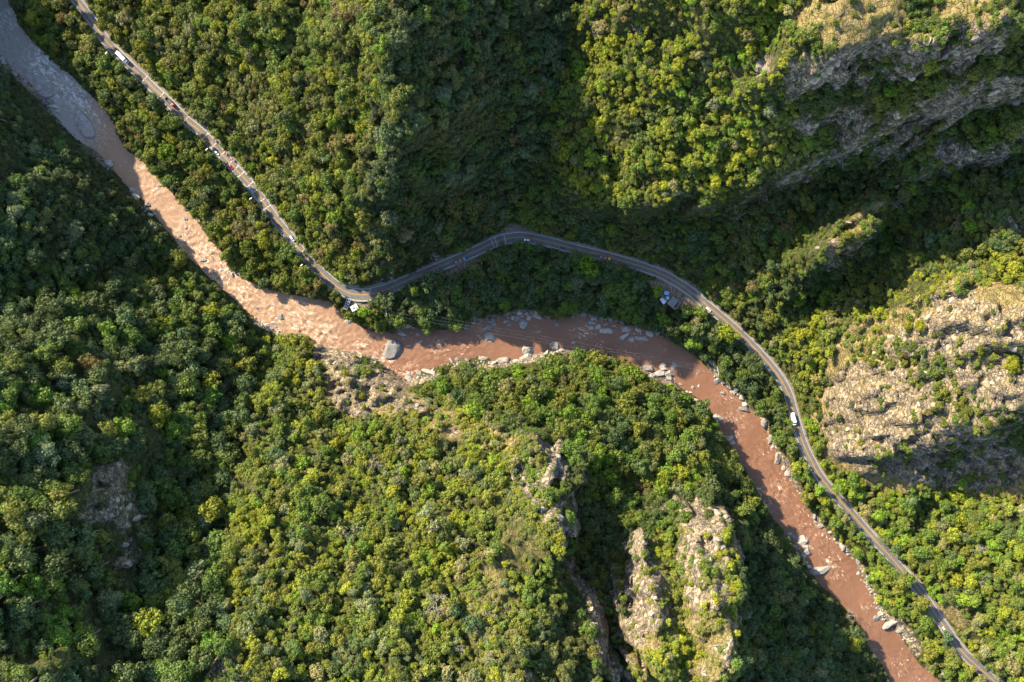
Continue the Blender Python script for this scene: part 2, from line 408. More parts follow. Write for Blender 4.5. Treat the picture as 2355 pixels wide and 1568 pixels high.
# relief: ridge, gully and cliff lines (sheet u, v, height)
RELIEF = [
    # strip between river and road
    [(40, 10, 8), (150, 110, 9), (240, 200, 9), (320, 290, 9), (420, 380, 8), (500, 470, 8), (570, 560, 9), (640, 610, 10)],
    # western slope above the left bank
    [(-40, 150, 16), (10, 195, 18), (60, 240, 20), (110, 310, 23), (180, 375, 24), (240, 455, 24), (310, 525, 20), (365, 585, 10)],
    [(-30, 250, 60), (50, 370, 60), (110, 450, 60), (165, 535, 52), (200, 600, 40)],
    [(-30, 430, 92), (20, 520, 84), (40, 610, 70)],
    # gully, then the south-western hill falling away to the east
    [(-60, 760, 82), (0, 730, 68), (120, 690, 50), (250, 640, 30), (400, 595, 5)],
    [(-40, 860, 126), (120, 800, 97), (300, 770, 60), (450, 735, 27), (560, 755, 8)],
    [(-40, 1020, 156), (120, 980, 132), (260, 950, 104), (400, 920, 66), (500, 890, 36)],
    [(-40, 1250, 180), (120, 1200, 156), (260, 1170, 125), (380, 1150, 90), (450, 1130, 64)],
    [(-40, 1600, 200), (150, 1560, 174), (300, 1520, 142)],
    [(590, 810, 13), (545, 900, 30), (505, 1010, 48), (450, 1130, 63), (390, 1260, 84), (340, 1400, 106), (300, 1520, 124), (290, 1600, 134)],
    # peninsula
    [(740, 830, 10), (770, 880, 26), (800, 940, 42), (850, 1050, 66), (880, 1200, 92), (900, 1400, 122), (920, 1600, 146)],
    [(650, 840, 30), (630, 930, 56), (610, 1040, 76), (580, 1180, 98), (560, 1350, 120), (540, 1600, 150)],
    [(880, 870, 16), (930, 930, 30), (1000, 960, 40), (1080, 985, 52), (1170, 990, 62)],
    [(1170, 990, 62), (1230, 1015, 84), (1270, 1022, 90), (1285, 1060, 96), (1275, 1110, 100), (1300, 1170, 106), (1300, 1220, 110), (1270, 1280, 116)],
    [(1150, 1080, 84), (1150, 1200, 104), (1180, 1320, 120), (1190, 1450, 136), (1200, 1600, 152)],
    [(1270, 1280, 116), (1230, 1340, 121), (1215, 1400, 127)],
    [(1322, 1030, 56), (1330, 1100, 60), (1352, 1190, 62), (1350, 1250, 62), (1330, 1330, 74), (1290, 1390, 96)],
    [(1000, 880, 12), (1100, 870, 16), (1200, 880, 20), (1300, 870, 18), (1400, 880, 18), (1480, 910, 18)],
    [(1230, 960, 40), (1340, 960, 38), (1450, 990, 38), (1550, 1050, 40), (1620, 1120, 38), (1680, 1190, 34)],
    [(1560, 925, 12), (1600, 960, 14), (1635, 1030, 15), (1680, 1105, 17), (1735, 1190, 19), (1795, 1280, 20), (1850, 1390, 20), (1930, 1480, 18), (1980, 1590, 16)],
    [(1400, 1090, 46), (1500, 1130, 44), (1580, 1150, 46)],
    [(1395, 1210, 54), (1398, 1330, 62), (1415, 1430, 72), (1435, 1530, 80), (1445, 1600, 86)],
    [(1330, 1345, 96), (1345, 1420, 108), (1372, 1510, 118), (1398, 1600, 128)],
    [(1280, 1420, 112), (1290, 1520, 124), (1300, 1600, 132)],
    # rock ridges
    [(1478, 1236, 92), (1484, 1300, 114), (1492, 1380, 126), (1505, 1460, 132), (1505, 1600, 144)],
    [(1440, 1250, 66), (1440, 1340, 82), (1450, 1430, 96), (1462, 1500, 104)],
    [(1552, 1230, 74), (1558, 1330, 98), (1560, 1430, 110), (1572, 1600, 124)],
    [(1648, 1166, 78), (1640, 1230, 104), (1622, 1320, 120), (1640, 1430, 132), (1650, 1600, 148)],
    [(1674, 1182, 74), (1668, 1262, 100), (1682, 1350, 113), (1682, 1450, 122), (1676, 1600, 136)],
    [(1706, 1190, 40), (1710, 1280, 44), (1718, 1360, 48), (1722, 1460, 52), (1722, 1600, 58)],
    [(1770, 1300, 32), (1800, 1400, 34), (1850, 1500, 34), (1890, 1600, 34)],
    # northern spur
    [(930, -140, 190), (945, 0, 172), (885, 110, 160), (935, 231, 145), (885, 340, 122), (925, 430, 102), (890, 530, 68), (862, 612, 34), (848, 645, 22)],
    [(560, -140, 110), (600, 20, 92), (640, 180, 76), (690, 330, 62), (740, 460, 46), (790, 570, 30)],
    [(300, -120, 44), (360, 40, 38), (440, 150, 36), (540, 270, 32), (640, 400, 28), (720, 520, 24)],
    [(760, 100, 116), (800, 260, 104), (830, 400, 84)],
    [(1340, -140, 108), (1318, 0, 88), (1300, 140, 72), (1268, 250, 56), (1215, 390, 38), (1182, 490, 24), (1178, 530, 18)],
    [(960, 600, 24), (1050, 545, 28), (1120, 500, 28)],
    # eastern mountain, lit side
    [(1500, -140, 168), (1500, 20, 146), (1480, 150, 114), (1440, 290, 84), (1390, 400, 66)],
    [(1680, -140, 186), (1690, 0, 174), (1680, 120, 146), (1650, 260, 120), (1600, 390, 97)],
    [(1296, 440, 58), (1340, 452, 68), (1400, 462, 74), (1530, 462, 86), (1650, 465, 96), (1750, 430, 106), (1860, 380, 119), (1900, 350, 124)],
    [(1296, 482, 34), (1400, 502, 40), (1530, 508, 46), (1650, 508, 53), (1765, 478, 60), (1880, 428, 70), (1932, 398, 80)],
    [(1250, 520, 24), (1400, 555, 25), (1520, 580, 26), (1620, 640, 24)],
    [(1780, 200, 152), (1800, 270, 140), (1850, 320, 128)],
    # eastern cliffs, tier on tier
    [(1838, 286, 142), (1900, 283, 144), (1965, 270, 148), (2065, 255, 154), (2140, 238, 158), (2190, 226, 161), (2280, 205, 165), (2380, 180, 170)],
    [(1870, 335, 106), (1950, 342, 96), (2050, 345, 96), (2130, 310, 108), (2200, 290, 116), (2300, 275, 122), (2400, 255, 130)],
    [(1812, 100, 186), (1862, 116, 190), (1905, 126, 192), (1945, 118, 194), (2000, 102, 197), (2062, 94, 199), (2115, 85, 200), (2190, 84, 203), (2290, 40, 208), (2350, 10, 210)],
    [(1830, 185, 160), (1900, 200, 160), (2000, 190, 163), (2100, 172, 166), (2200, 160, 168), (2300, 130, 170), (2380, 100, 172)],
    [(1860, 20, 192), (2000, 20, 197), (2150, 30, 199), (2280, -10, 203)], [(1800, -140, 186), (2000, -140, 190), (2300, -140, 194)],
    [(2112, 386, 104), (2200, 352, 118), (2300, 332, 127), (2400, 310, 135)],
    [(2112, 418, 76), (2210, 395, 80), (2310, 382, 85), (2400, 366, 92)],
    [(1980, 430, 74), (2070, 440, 84), (2120, 400, 90)],
    # shaded side valley and the lit spur in it
    [(1660, 640, 30), (1760, 560, 48), (1850, 510, 58), (1960, 440, 70)],
    [(2060, 445, 114), (2030, 470, 114), (1975, 512, 108), (1915, 560, 104), (1875, 605, 88), (1820, 650, 56)],
    [(2085, 500, 66), (2020, 560, 56), (1955, 620, 48), (1900, 670, 40), (1800, 740, 26)],
    [(2120, 480, 76), (2250, 450, 88), (2400, 430, 100)],
    [(1950, 720, 54), (2060, 640, 74), (2180, 570, 92), (2300, 522, 108), (2400, 500, 116)],
    # eastern rock dome
    [(1850, 860, 24), (1880, 960, 26), (1920, 1050, 28), (1960, 1110, 30)],
    [(1910, 850, 42), (1990, 800, 62), (2080, 735, 86), (2160, 680, 108), (2205, 664, 118), (2300, 690, 128), (2400, 690, 140)],
    [(1930, 960, 50), (2030, 900, 72), (2150, 840, 98), (2280, 800, 124), (2400, 790, 144)],
    [(1945, 1052, 48), (2040, 1050, 68), (2090, 1013, 80), (2127, 987, 89), (2165, 967, 97), (2240, 954, 110), (2354, 936, 128), (2420, 925, 136)],
    [(1990, 1085, 36), (2060, 1082, 44), (2120, 1050, 50), (2190, 1020, 58), (2260, 1012, 64), (2400, 1000, 78)],
    [(2010, 1115, 34), (2110, 1122, 38), (2230, 1120, 44), (2400, 1090, 56)],
    [(2000, 1170, 25), (2120, 1200, 34), (2250, 1230, 46), (2400, 1220, 60)],
    [(2150, 1330, 26), (2250, 1400, 36), (2400, 1430, 52)], [(2280, 1520, 26), (2400, 1580, 34)],
]
# ridges outside the frame, given on the river-level sheet
OUTSIDE = [
    [(-260, -200, 120), (-110, -40, 112), (-72, 85, 106), (-66, 240, 108), (-62, 390, 128), (-90, 490, 128), (-170, 600, 104), (-260, 700, 90)],
    [(-420, 0, 150), (-400, 400, 150), (-420, 900, 150), (-420, 1400, 190)],
]

# ------------------------------------------------------------------ terrain: relax heights between the survey lines
X0, X1, Y0, Y1 = -570.0, 570.0, -410.0, 410.0


def burn(step):
    nx = int((X1 - X0) / step) + 1; ny = int((Y1 - Y0) / step) + 1
    zs = np.zeros((ny, nx)); cnt = np.zeros((ny, nx))

    def put(x, y, z):
        i = int(round((x - X0) / step)); j = int(round((y - Y0) / step))
        if 0 <= i < nx and 0 <= j < ny:
            zs[j, i] += z; cnt[j, i] += 1
    lines = [[(*W(u, v, z), z) for u, v, z in l] for l in RELIEF] + [[(*W(u, v, 0), z) for u, v, z in l] for l in OUTSIDE]
    lines += [[(*W(u, v, 0), 0.8) for u, v in BANK_A], [(*W(u, v, 0), 0.8) for u, v in BANK_B]]
    lines += [[(x, y, -3.0) for x, y in MID_W]]
    lines += [[tuple(p) for p in ROAD]]
    for l in lines:
        for a, b in zip(l[:-1], l[1:]):
            n = max(1, int(math.hypot(b[0] - a[0], b[1] - a[1]) / (step * 0.5)))
            for k in range(n + 1):
                t = k / n; put(a[0] + (b[0] - a[0]) * t, a[1] + (b[1] - a[1]) * t, a[2] + (b[2] - a[2]) * t)
    fix = cnt > 0
    zs[fix] /= cnt[fix]
    return zs, fix


def resize(a, shape):
    ny, nx = shape; sy, sx = a.shape
    yy = np.linspace(0, sy - 1, ny); xx = np.linspace(0, sx - 1, nx)
    j = np.clip(yy.astype(int), 0, sy - 2); i = np.clip(xx.astype(int), 0, sx - 2)
    fy = (yy - j)[:, None]; fx = (xx - i)[None, :]
    return (a[j][:, i] * (1 - fy) * (1 - fx) + a[j][:, i + 1] * (1 - fy) * fx + a[j + 1][:, i] * fy * (1 - fx) + a[j + 1][:, i + 1] * fy * fx)


def relax(z, zs, fix, it):
    for _ in range(it):
        p = np.pad(z, 1, mode='edge')
        z = 0.25 * (p[:-2, 1:-1] + p[2:, 1:-1] + p[1:-1, :-2] + p[1:-1, 2:])
        z[fix] = zs[fix]
    return z


def blur(a, n):
    for _ in range(n):
        p = np.pad(a, 1, mode='edge')
        a = (p[:-2, 1:-1] + p[2:, 1:-1] + p[1:-1, :-2] + p[1:-1, 2:] + 4 * a) / 8
    return a


z = None
for step, it in ((24, 500), (12, 300), (6, 300), (3, 260)):
    zs, fix = burn(step)
    z = np.full(zs.shape, 60.0) if z is None else resize(z, zs.shape)
    z = relax(z, zs, fix, it)
STEP = 3.0
z_round = blur(z, 45)
z = blur(z, 4)
gy, gx = np.mgrid[0:z.shape[0], 0:z.shape[1]].astype(float)
gx = X0 + gx * STEP; gy = Y0 + gy * STEP
d_bank = line_dist(gx, gy, RIVER_W + [RIVER_W[0]])
inside = in_poly(gx, gy, RIVER_W)
sd_river = np.where(inside, -d_bank, d_bank)
d_road, s_road, o_road, z_road = line_dist(gx, gy, ROAD, True)
_pu, _pv = toP(gx, gy, z)
_soft = blur((((_pu < 1330) & (_pv < 640)) | (_pu < 640)).astype(float), 30) * np.clip((np.minimum(d_bank, d_road - 6)) / 40.0, 0, 1)
z = z * (1 - 0.85 * _soft) + z_round * 0.85 * _soft
away = np.clip((np.minimum(d_bank, d_road - 6)) / 30.0, 0, 1)
z = z + away * (8.0 * fbm(gx, gy, 62, 4, 1) + 3.0 * fbm(gx, gy, 24, 3, 9))

# fine grid
FS = 1.7
nx = int((X1 - X0) / FS) + 1; ny = int((Y1 - Y0) / FS) + 1
fx = np.linspace(X0, X1, nx); fy = np.linspace(Y0, Y1, ny)
GX, GY = np.meshgrid(fx, fy)
_aw = np.clip((np.minimum(resize(d_bank, (ny, nx)), resize(d_road, (ny, nx)) - 8)) / 25.0, 0, 1)
WXX = GX + _aw * (9 * fbm(GX, GY, 42, 3, 61) + 5.5 * fbm(GX, GY, 13, 3, 64)); WYY = GY + _aw * (9 * fbm(GX, GY, 42, 3, 66) + 5.5 * fbm(GX, GY, 13, 3, 69))


def bilin(a, x, y):
    i = np.clip((x - X0) / STEP, 0, a.shape[1] - 1.001); j = np.clip((y - Y0) / STEP, 0, a.shape[0] - 1.001)
    p = i.astype(int); q = j.astype(int); u = i - p; v = j - q
    return a[q, p] * (1 - u) * (1 - v) + a[q, p + 1] * u * (1 - v) + a[q + 1, p] * (1 - u) * v + a[q + 1, p + 1] * u * v


Z = bilin(z, WXX, WYY); SDR = resize(sd_river, (ny, nx)); DRO = resize(d_road, (ny, nx)); ZRO = resize(z_road, (ny, nx)); ORO = resize(o_road, (ny, nx))
PU, PV = toP(GX, GY, Z)

ROCK_ZONES = [
    [(728, 792), (803, 806), (862, 815), (890, 840), (930, 868), (950, 905), (990, 925), (1010, 950), (960, 945), (905, 950), (880, 935), (840, 958), (795, 955), (755, 925), (740, 895), (756, 870), (750, 850), (728, 835)],
    [(1000, 925), (1050, 940), (1080, 960), (1060, 965), (1010, 950)], [(985, 975), (1060, 985), (1060, 1000), (1010, 995)],
    [(1160, 1090), (1185, 1058), (1220, 1060), (1245, 1080), (1258, 1010), (1288, 1018), (1302, 1060), (1302, 1098), (1262, 1112), (1245, 1112), (1242, 1140), (1225, 1170), (1205, 1130)],
    [(1235, 1150), (1262, 1122), (1302, 1160), (1316, 1205), (1304, 1240), (1282, 1252), (1268, 1220), (1225, 1190)],
    [(1450, 1245), (1490, 1225), (1512, 1290), (1532, 1330), (1545, 1420), (1532, 1445), (1490, 1440), (1450, 1390), (1446, 1310)],
    [(1590, 1220), (1600, 1196), (1640, 1168), (1674, 1164), (1684, 1190), (1668, 1260), (1690, 1340), (1690, 1390), (1640, 1405), (1600, 1395), (1578, 1370), (1588, 1330), (1560, 1290), (1575, 1260)],
    [(1660, 1470), (1690, 1440), (1695, 1600), (1650, 1600)], [(1330, 1335), (1360, 1335), (1375, 1400), (1405, 1500), (1425, 1568), (1385, 1568), (1350, 1450)],
    [(1430, 1540), (1450, 1520), (1460, 1600), (1410, 1600)], [(1440, 1340), (1460, 1330), (1455, 1400), (1415, 1395)],
    [(1885, 880), (1930, 850), (1990, 820), (2030, 780), (2080, 740), (2160, 680), (2205, 660), (2270, 690), (2400, 700), (2400, 1110), (2210, 1130), (2100, 1115), (1990, 1095), (1930, 1060), (1885, 1000)],
    [(1810, 92), (1865, 110), (1940, 118), (2060, 95), (2115, 85), (2200, 90), (2300, 40), (2330, 60), (2250, 160), (2150, 195), (2000, 195), (1900, 205), (1830, 185)],
    [(1835, 285), (1965, 268), (2065, 254), (2200, 222), (2400, 175), (2400, 270), (2250, 270), (2150, 260), (2100, 300), (1980, 315), (1860, 312)],
    [(2105, 392), (2130, 340), (2180, 305), (2210, 320), (2225, 350), (2180, 372)], [(2090, 420), (2110, 380), (2400, 300), (2400, 330), (2200, 375)],
    [(1300, 440), (1400, 468), (1540, 470), (1660, 470), (1880, 370), (1910, 352), (1935, 380), (1760, 470), (1660, 500), (1400, 480)],
    [(225, 1060), (290, 1045), (300, 1100), (340, 1150), (352, 1185), (300, 1215), (362, 1260), (290, 1322), (255, 1305), (280, 1220), (170, 1185), (190, 1135)],
    [(460, 1510), (510, 1500), (520, 1540), (470, 1555)],
    [(1880, 560), (1925, 545), (1950, 570), (1990, 540), (2005, 555), (1945, 605), (1895, 625)], [(2290, 510), (2320, 500), (2400, 520), (2330, 540)],
    [(1725, 135), (1770, 130), (1780, 165), (1745, 175)], [(520, 290), (545, 290), (560, 330), (535, 335)],
    [(820, 650), (900, 630), (960, 610), (1010, 575), (1020, 600), (960, 632), (900, 652), (860, 662)],
]
GRASS_ZONES = [
    [(1800, 50), (1870, -20), (2420, -60), (2420, 20), (2320, 60), (2200, 115), (2100, 105), (1940, 122), (1880, 90)],
    [(1880, 900), (1900, 820), (1960, 740), (2080, 700), (2200, 640), (2420, 660), (2420, 1150), (2200, 1140), (2000, 1120), (1900, 1060), (1860, 960)],
    [(1870, 600), (1900, 545), (1960, 490), (2030, 445), (2070, 455), (2060, 500), (1990, 560), (1930, 610)],
    [(1130, 1120), (1200, 1080), (1260, 1110), (1270, 1250), (1240, 1340), (1180, 1340), (1120, 1200)], [(1440, 1430), (1570, 1430), (1590, 1600), (1430, 1600)], [(1560, 1200), (1690, 1160), (1700, 1600), (1560, 1600)],
    [(1450, 1230), (1540, 1240), (1560, 1440), (1440, 1440)],
    [(750, 800), (900, 850), (1000, 930), (1090, 960), (1180, 990), (1180, 1040), (1000, 1010), (880, 960), (780, 960), (745, 900)],
    [(1060, 1280), (1160, 1280), (1200, 1400), (1180, 1520), (1060, 1480)],
    [(440, 1510), (560, 1480), (620, 1600), (400, 1600)], [(2080, 1000), (2420, 960), (2420, 1120), (2000, 1120)],
    [(2150, 1390), (2230, 1390), (2240, 1450), (2180, 1440)],
]


def soft(zones, n, strength):
    a = np.zeros(GX.shape)
    jx = PU + 14 * fbm(GX, GY, 16, 3, 83); jy = PV + 14 * fbm(GX, GY, 16, 3, 87)
    for k, p in enumerate(zones):
        a = np.maximum(a, strength[k] * in_poly(jx, jy, p).astype(float))
    return blur(a, n)


RS = [.60, .62, .62, .80, .80, .56, .54, .75, .75, .8, .8, .60, .50, .46, .70, .42, .42, .55, .6, .6, .6, .9, .6, .8]
GS = [1, .95, .62, .42, .7, .62, .6, .75, .5, .6, .8, .7]
rock = soft(ROCK_ZONES, 2, RS + [.6] * 9); grass = soft(GRASS_ZONES, 5, GS + [.6] * 9)
gyy, gxx = np.gradient(blur(Z, 1), FS)
slope = np.degrees(np.arctan(np.hypot(gxx, gyy)))
rock = np.clip(rock + np.clip((slope - 62) / 10, 0, 1) * 0.6 * (((PU > 1800) & (PV < 420)) | ((PV > 1000) & (PU > 1200))), 0, 1)
far = np.clip((np.minimum(SDR, DRO - 8)) / 8.0, 0, 1)
strata = np.abs(((Z + 0.55 * GX + 0.25 * GY + 5 * fbm(GX, GY, 30, 3, 21)) / 9.0) % 1.0 - 0.5) * 2
rugged = np.clip(rock * 1.7, 0, 1)
Z = Z + far * rugged * (2.8 * ridged(GX, GY, 11, 4, 40) - 1.9 + 4.2 * strata - 2.1 + 4.0 * (ridged(GX, GY, 30, 2, 70) - 0.5))
Z = Z + far * 0.5 * fbm(GX, GY, 7, 2, 30)
# river bed, road bench
Z = np.where(SDR < 0, np.maximum(-3.0, 0.35 * SDR) - 0.3, np.maximum(Z, np.minimum(0.25 + 0.22 * SDR, 2.0)))
bench = np.clip((DRO - 6.4) / 7.0, 0, 1)
bench = bench * bench * (3 - 2 * bench)
Z = np.where(DRO < 14, (ZRO - 0.12) * (1 - bench) + Z * bench, Z)
# lay-bys beside the road
LAYBYS = [[(1480, 640), (1527, 645), (1600, 700), (1612, 712), (1560, 712), (1530, 690)], [(1015, 630), (1100, 590), (1112, 594), (1075, 620), (1040, 640), (1020, 640)],
          [(1130, 545), (1175, 515), (1215, 520), (1230, 540), (1190, 536), (1150, 545)], [(795, 690), (850, 700), (858, 715), (830, 725), (796, 712)]]
lay = np.zeros(GX.shape)
lu, lv = toP(GX, GY, np.full(GX.shape, 17.0))
for p in LAYBYS:
    lay = np.maximum(lay, in_poly(lu, lv, p).astype(float))
lay = blur(lay, 3)
Z = np.where((lay > 0.02) & (DRO > 5), Z * (1 - lay) + (ZRO - 0.3) * lay, Z)
soil = np.clip(1.1 - (DRO - 4.0) / 3.0, 0, 1) * (DRO < 8) * (0.75 + 0.5 * fbm(GX, GY, 14, 2, 15))
soil = np.maximum(soil, lay)
bankrock = np.clip(1 - np.abs(SDR - 1.0) / 5.0, 0, 1) * (SDR > -4)
_rb = np.zeros(GX.shape)
for (a, b, wd) in (((1085, 745), (1250, 722), 16), ((1330, 728), (1420, 744), 12), ((940, 880), (1190, 830), 10), ((1190, 828), (1310, 806), 12), ((1480, 850), (1560, 880), 14), ((1640, 855), (1760, 985), 10), ((1760, 985), (1865, 1185), 11), ((1870, 1190), (1970, 1300), 8), ((1975, 1310), (2110, 1490), 14), ((1800, 1220), (1865, 1310), 10), ((0, 130), (240, 370), 10), ((510, 590), (545, 630), 10), ((590, 735), (655, 768), 10), ((735, 795), (930, 875), 12)):
    _d = line_dist(PU, PV, [a, b]); _rb = np.maximum(_rb, np.clip(1.4 - _d / wd, 0, 1))
bankrock = bankrock * np.clip(0.25 + 0.5 * fbm(GX, GY, 12, 2, 19), 0, 1) + _rb * (SDR < 9) * (SDR > -4) * 0.9
rock = np.clip(rock + bankrock, 0, 1)


def terrain_z(x, y):
    x = np.asarray(x, float); y = np.asarray(y, float)
    i = np.clip((x - X0) / (X1 - X0) * (nx - 1), 0, nx - 1.001); j = np.clip((y - Y0) / (Y1 - Y0) * (ny - 1), 0, ny - 1.001)
    a = i.astype(int); b = j.astype(int); p = i - a; q = j - b
    return Z[b, a] * (1 - p) * (1 - q) + Z[b, a + 1] * p * (1 - q) + Z[b + 1, a] * (1 - p) * q + Z[b + 1, a + 1] * p * q


def sample(A, x, y):
    i = np.clip(np.round((np.asarray(x) - X0) / (X1 - X0) * (nx - 1)).astype(int), 0, nx - 1)
    j = np.clip(np.round((np.asarray(y) - Y0) / (Y1 - Y0) * (ny - 1)).astype(int), 0, ny - 1)
    return A[j, i]


def ground_at(u, v):
    """world point where the sight line of sheet point (u, v) meets the ground"""
    zz = 250.0
    prev = None
    while zz > -4:
        x, y = W(u, v, zz)
        g = float(terrain_z(x, y))
        if g >= zz:
            return x, y, g
        zz -= max(0.25, (zz - g) * 0.35)
    x, y = W(u, v, 0)
    return x, y, max(0.0, float(terrain_z(x, y)))


verts = np.stack([GX.ravel(), GY.ravel(), Z.ravel()], 1)
me = mesh_np('canyon_terrain', verts, grid_faces(nx, ny), M_ter, True)
attr(me, 'rock', rock); attr(me, 'grass', grass); attr(me, 'soil', soil)
tag(link('terrain', me), kind='structure')

# far hills all round, out to the horizon
rs = [1.0, 1.03, 1.1, 1.25, 1.5, 2.0, 3.0, 4.5, 7.0]
per = []
m_ = 160
for k in range(m_): per.append((X0 + (X1 - X0) * k / m_, Y0))
for k in range(m_): per.append((X1, Y0 + (Y1 - Y0) * k / m_))
for k in range(m_): per.append((X1 - (X1 - X0) * k / m_, Y1))
for k in range(m_): per.append((X0, Y1 - (Y1 - Y0) * k / m_))
per = np.array(per); n_ = len(per)
hv = []
for s_ in rs:
    q = per * s_
    base = terrain_z(per[:, 0], per[:, 1])
    grow = min(1.0, (s_ - 1) * 1.2)
    zz = base * (1 - grow) + grow * (120 + 60 * fbm(q[:, 0], q[:, 1], 420, 4, 50)) - (0.3 if s_ == 1.0 else 0)
    hv.append(np.column_stack([q, zz]))
hv = np.concatenate(hv)
hq = []
for a in range(len(rs) - 1):
    for k in range(n_):
        k2 = (k + 1) % n_
        hq.append((a * n_ + k2, a * n_ + k, (a + 1) * n_ + k, (a + 1) * n_ + k2))
M_hill = mat_noisy('far_forest', (0.03, 0.045, 0.015), (0.07, 0.075, 0.025), 0.04, 0.95)
tag(link('hills', mesh_np('far_hills', hv, hq, M_hill, True)), kind='structure')

# ------------------------------------------------------------------ river
ws = 1.15
wx = np.arange(X0, X1, ws); wy = np.arange(Y0, Y1, ws)
WX, WY = np.meshgrid(wx, wy)
sdw = sample(SDR, WX, WY)
use = sdw < 3.0
ids = -np.ones(WX.shape, int); ids[use] = np.arange(use.sum())
vx = WX[use]; vy = WY[use]
dm, sm, om, _ = line_dist(vx, vy, MID_W, True)
RAPIDS = [(20, 40, 40, .7), (100, 140, 50, .9), (115, 165, 35, 1.0), (150, 190, 40, 1.0), (180, 220, 35, .9), (200, 245, 25, .8), (225, 260, 30, .55), (240, 310, 30, .5), (320, 380, 40, .35), (350, 440, 30, .4), (430, 540, 35, .6), (470, 590, 45, .8), (510, 640, 45, .8), (560, 680, 45, .75), (620, 720, 45, .6), (690, 740, 50, .7), (750, 775, 45, .75), (820, 800, 40, .6), (880, 830, 40, .75), (935, 860, 30, .7), (1010, 795, 35, .75), (1060, 800, 25, .5), (1115, 770, 20, .6), (1225, 770, 22, .35), (1340, 765, 30, .75), (1370, 785, 30, .5), (1450, 790, 50, .3), (1525, 805, 12, .6), (1500, 825, 25, .4), (1605, 860, 14, .6), (1675, 910, 30, .6), (1690, 965, 40, .55), (1770, 1040, 45, .5), (1740, 1135, 28, 1.0), (1755, 1160, 30, 1.0), (1790, 1130, 35, .8), (1800, 1100, 35, .6), (1850, 1190, 45, .6), (1880, 1240, 40, .6), (1915, 1295, 30, .9), (1930, 1320, 20, .7), (1990, 1395, 14, .8), (2005, 1440, 20, .4), (2000, 1500, 20, .6), (2075, 1530, 30, .6), (2110, 1555, 30, .5), (2060, 1525, 20, .7)]
rap = np.zeros(vx.shape); wpu, wpv = toP(vx, vy, 0.0)
for u, v, r, a in RAPIDS:
    rap = np.maximum(rap, (a if u < 960 else 0.75 * a) * np.exp(-((wpu - u) ** 2 + (wpv - v) ** 2) / (r * r)))
grey = np.clip((250 - wpu) / 60 - 0.15 * (wpv - wpu) / 100, 0, 1) * (wpu < 300)
wz = (0.14 + 1.5 * rap) * (0.5 * ridged(sm * 0.5 + 2 * fbm(vx, vy, 9, 2, 31), om + 2 * fbm(vx, vy, 9, 2, 33), 5.0, 3, 5) + 0.45 * fbm(vx, vy, 3.4, 2, 8)) + 0.12 * fbm(vx, vy, 9, 2, 3)
j, i = np.nonzero(use[:-1, :-1] & use[1:, :-1] & use[:-1, 1:] & use[1:, 1:])
wq = np.stack([ids[j, i], ids[j, i + 1], ids[j + 1, i + 1], ids[j + 1, i]], 1)
me = mesh_np('river_surface', np.column_stack([vx, vy, wz]), wq, M_water, True)
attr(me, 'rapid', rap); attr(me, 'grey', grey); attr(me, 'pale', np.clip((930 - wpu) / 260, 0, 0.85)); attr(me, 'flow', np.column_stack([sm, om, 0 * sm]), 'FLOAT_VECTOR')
tag(link('river', me), kind='structure')

# ------------------------------------------------------------------ road
tan = np.gradient(ROAD[:, :2], axis=0); tan /= np.linalg.norm(tan, axis=1)[:, None]
nor = np.column_stack([-tan[:, 1], tan[:, 0]])        # to the left of travel (north-east side is +)
arc = np.concatenate([[0], np.cumsum(np.linalg.norm(np.diff(ROAD[:, :2], axis=0), axis=1))])
RU, RV = toP(ROAD[:, 0], ROAD[:, 1], ROAD[:, 2])
half = 3.7 + 1.3 * np.exp(-((RU - 840) / 90.0) ** 2) + 0.6 * np.exp(-((RU - 1180) / 90.0) ** 2)


def strip(name, o0, o1, dz, mat, a=0, b=None, parent=None):
    b = len(ROAD) if b is None else b
    o0 = np.broadcast_to(o0, len(ROAD))[a:b]; o1 = np.broadcast_to(o1, len(ROAD))[a:b]
    R = ROAD[a:b]; N = nor[a:b]
    A = np.column_stack([R[:, :2] + N * o0[:, None], R[:, 2] + dz]); B = np.column_stack([R[:, :2] + N * o1[:, None], R[:, 2] + dz])
    v = np.empty((2 * len(R), 3)); v[0::2] = A; v[1::2] = B
    k = np.arange(len(R) - 1) * 2
    return link(name, mesh_np(name, v, np.stack([k, k + 2, k + 3, k + 1], 1), mat), parent)


def ridx(u, v):
    return int(np.argmin((RU - u) ** 2 + (RV - v) ** 2))


road = strip('road', -half, half, 0.05, M_asph); tag(road, kind='structure')
strip('verge', -half - 0.8, half + 1.1 + 1.3 * np.exp(-((RU - 470) / 160.0) ** 2) + 1.6 * np.exp(-((RU - 820) / 70.0) ** 2), 0.02, M_grav, parent=road)
a_, b_ = ridx(215, 50), ridx(700, 590)
strip('worn_lane', 0.25, half - 0.05, 0.056, M_asph2, a_, b_, road)
strip('yellow_line', -0.34, -0.08, 0.062, M_yellow, parent=road); strip('yellow_line', 0.08, 0.34, 0.062, M_yellow, parent=road)
strip('edge_line', half - 0.55, half - 0.25, 0.062, M_white, parent=road); strip('edge_line', -half + 0.25, -half + 0.57, 0.062, M_white, parent=road)


def pt_road(i, off, dz=0.0):
    p = ROAD[i]; n = nor[i]
    return Vector((p[0] + n[0] * off, p[1] + n[1] * off, p[2] + dz))


def road_quad(name, i, o0, o1, thick, dz, mat):
    t = Vector((*tan[i], 0)) * thick / 2
    a = pt_road(i, o0, dz); b = pt_road(i, o1, dz)
    return link(name, mesh_np(name, [a - t, a + t, b + t, b - t], [(0, 1, 2, 3)], mat), road)


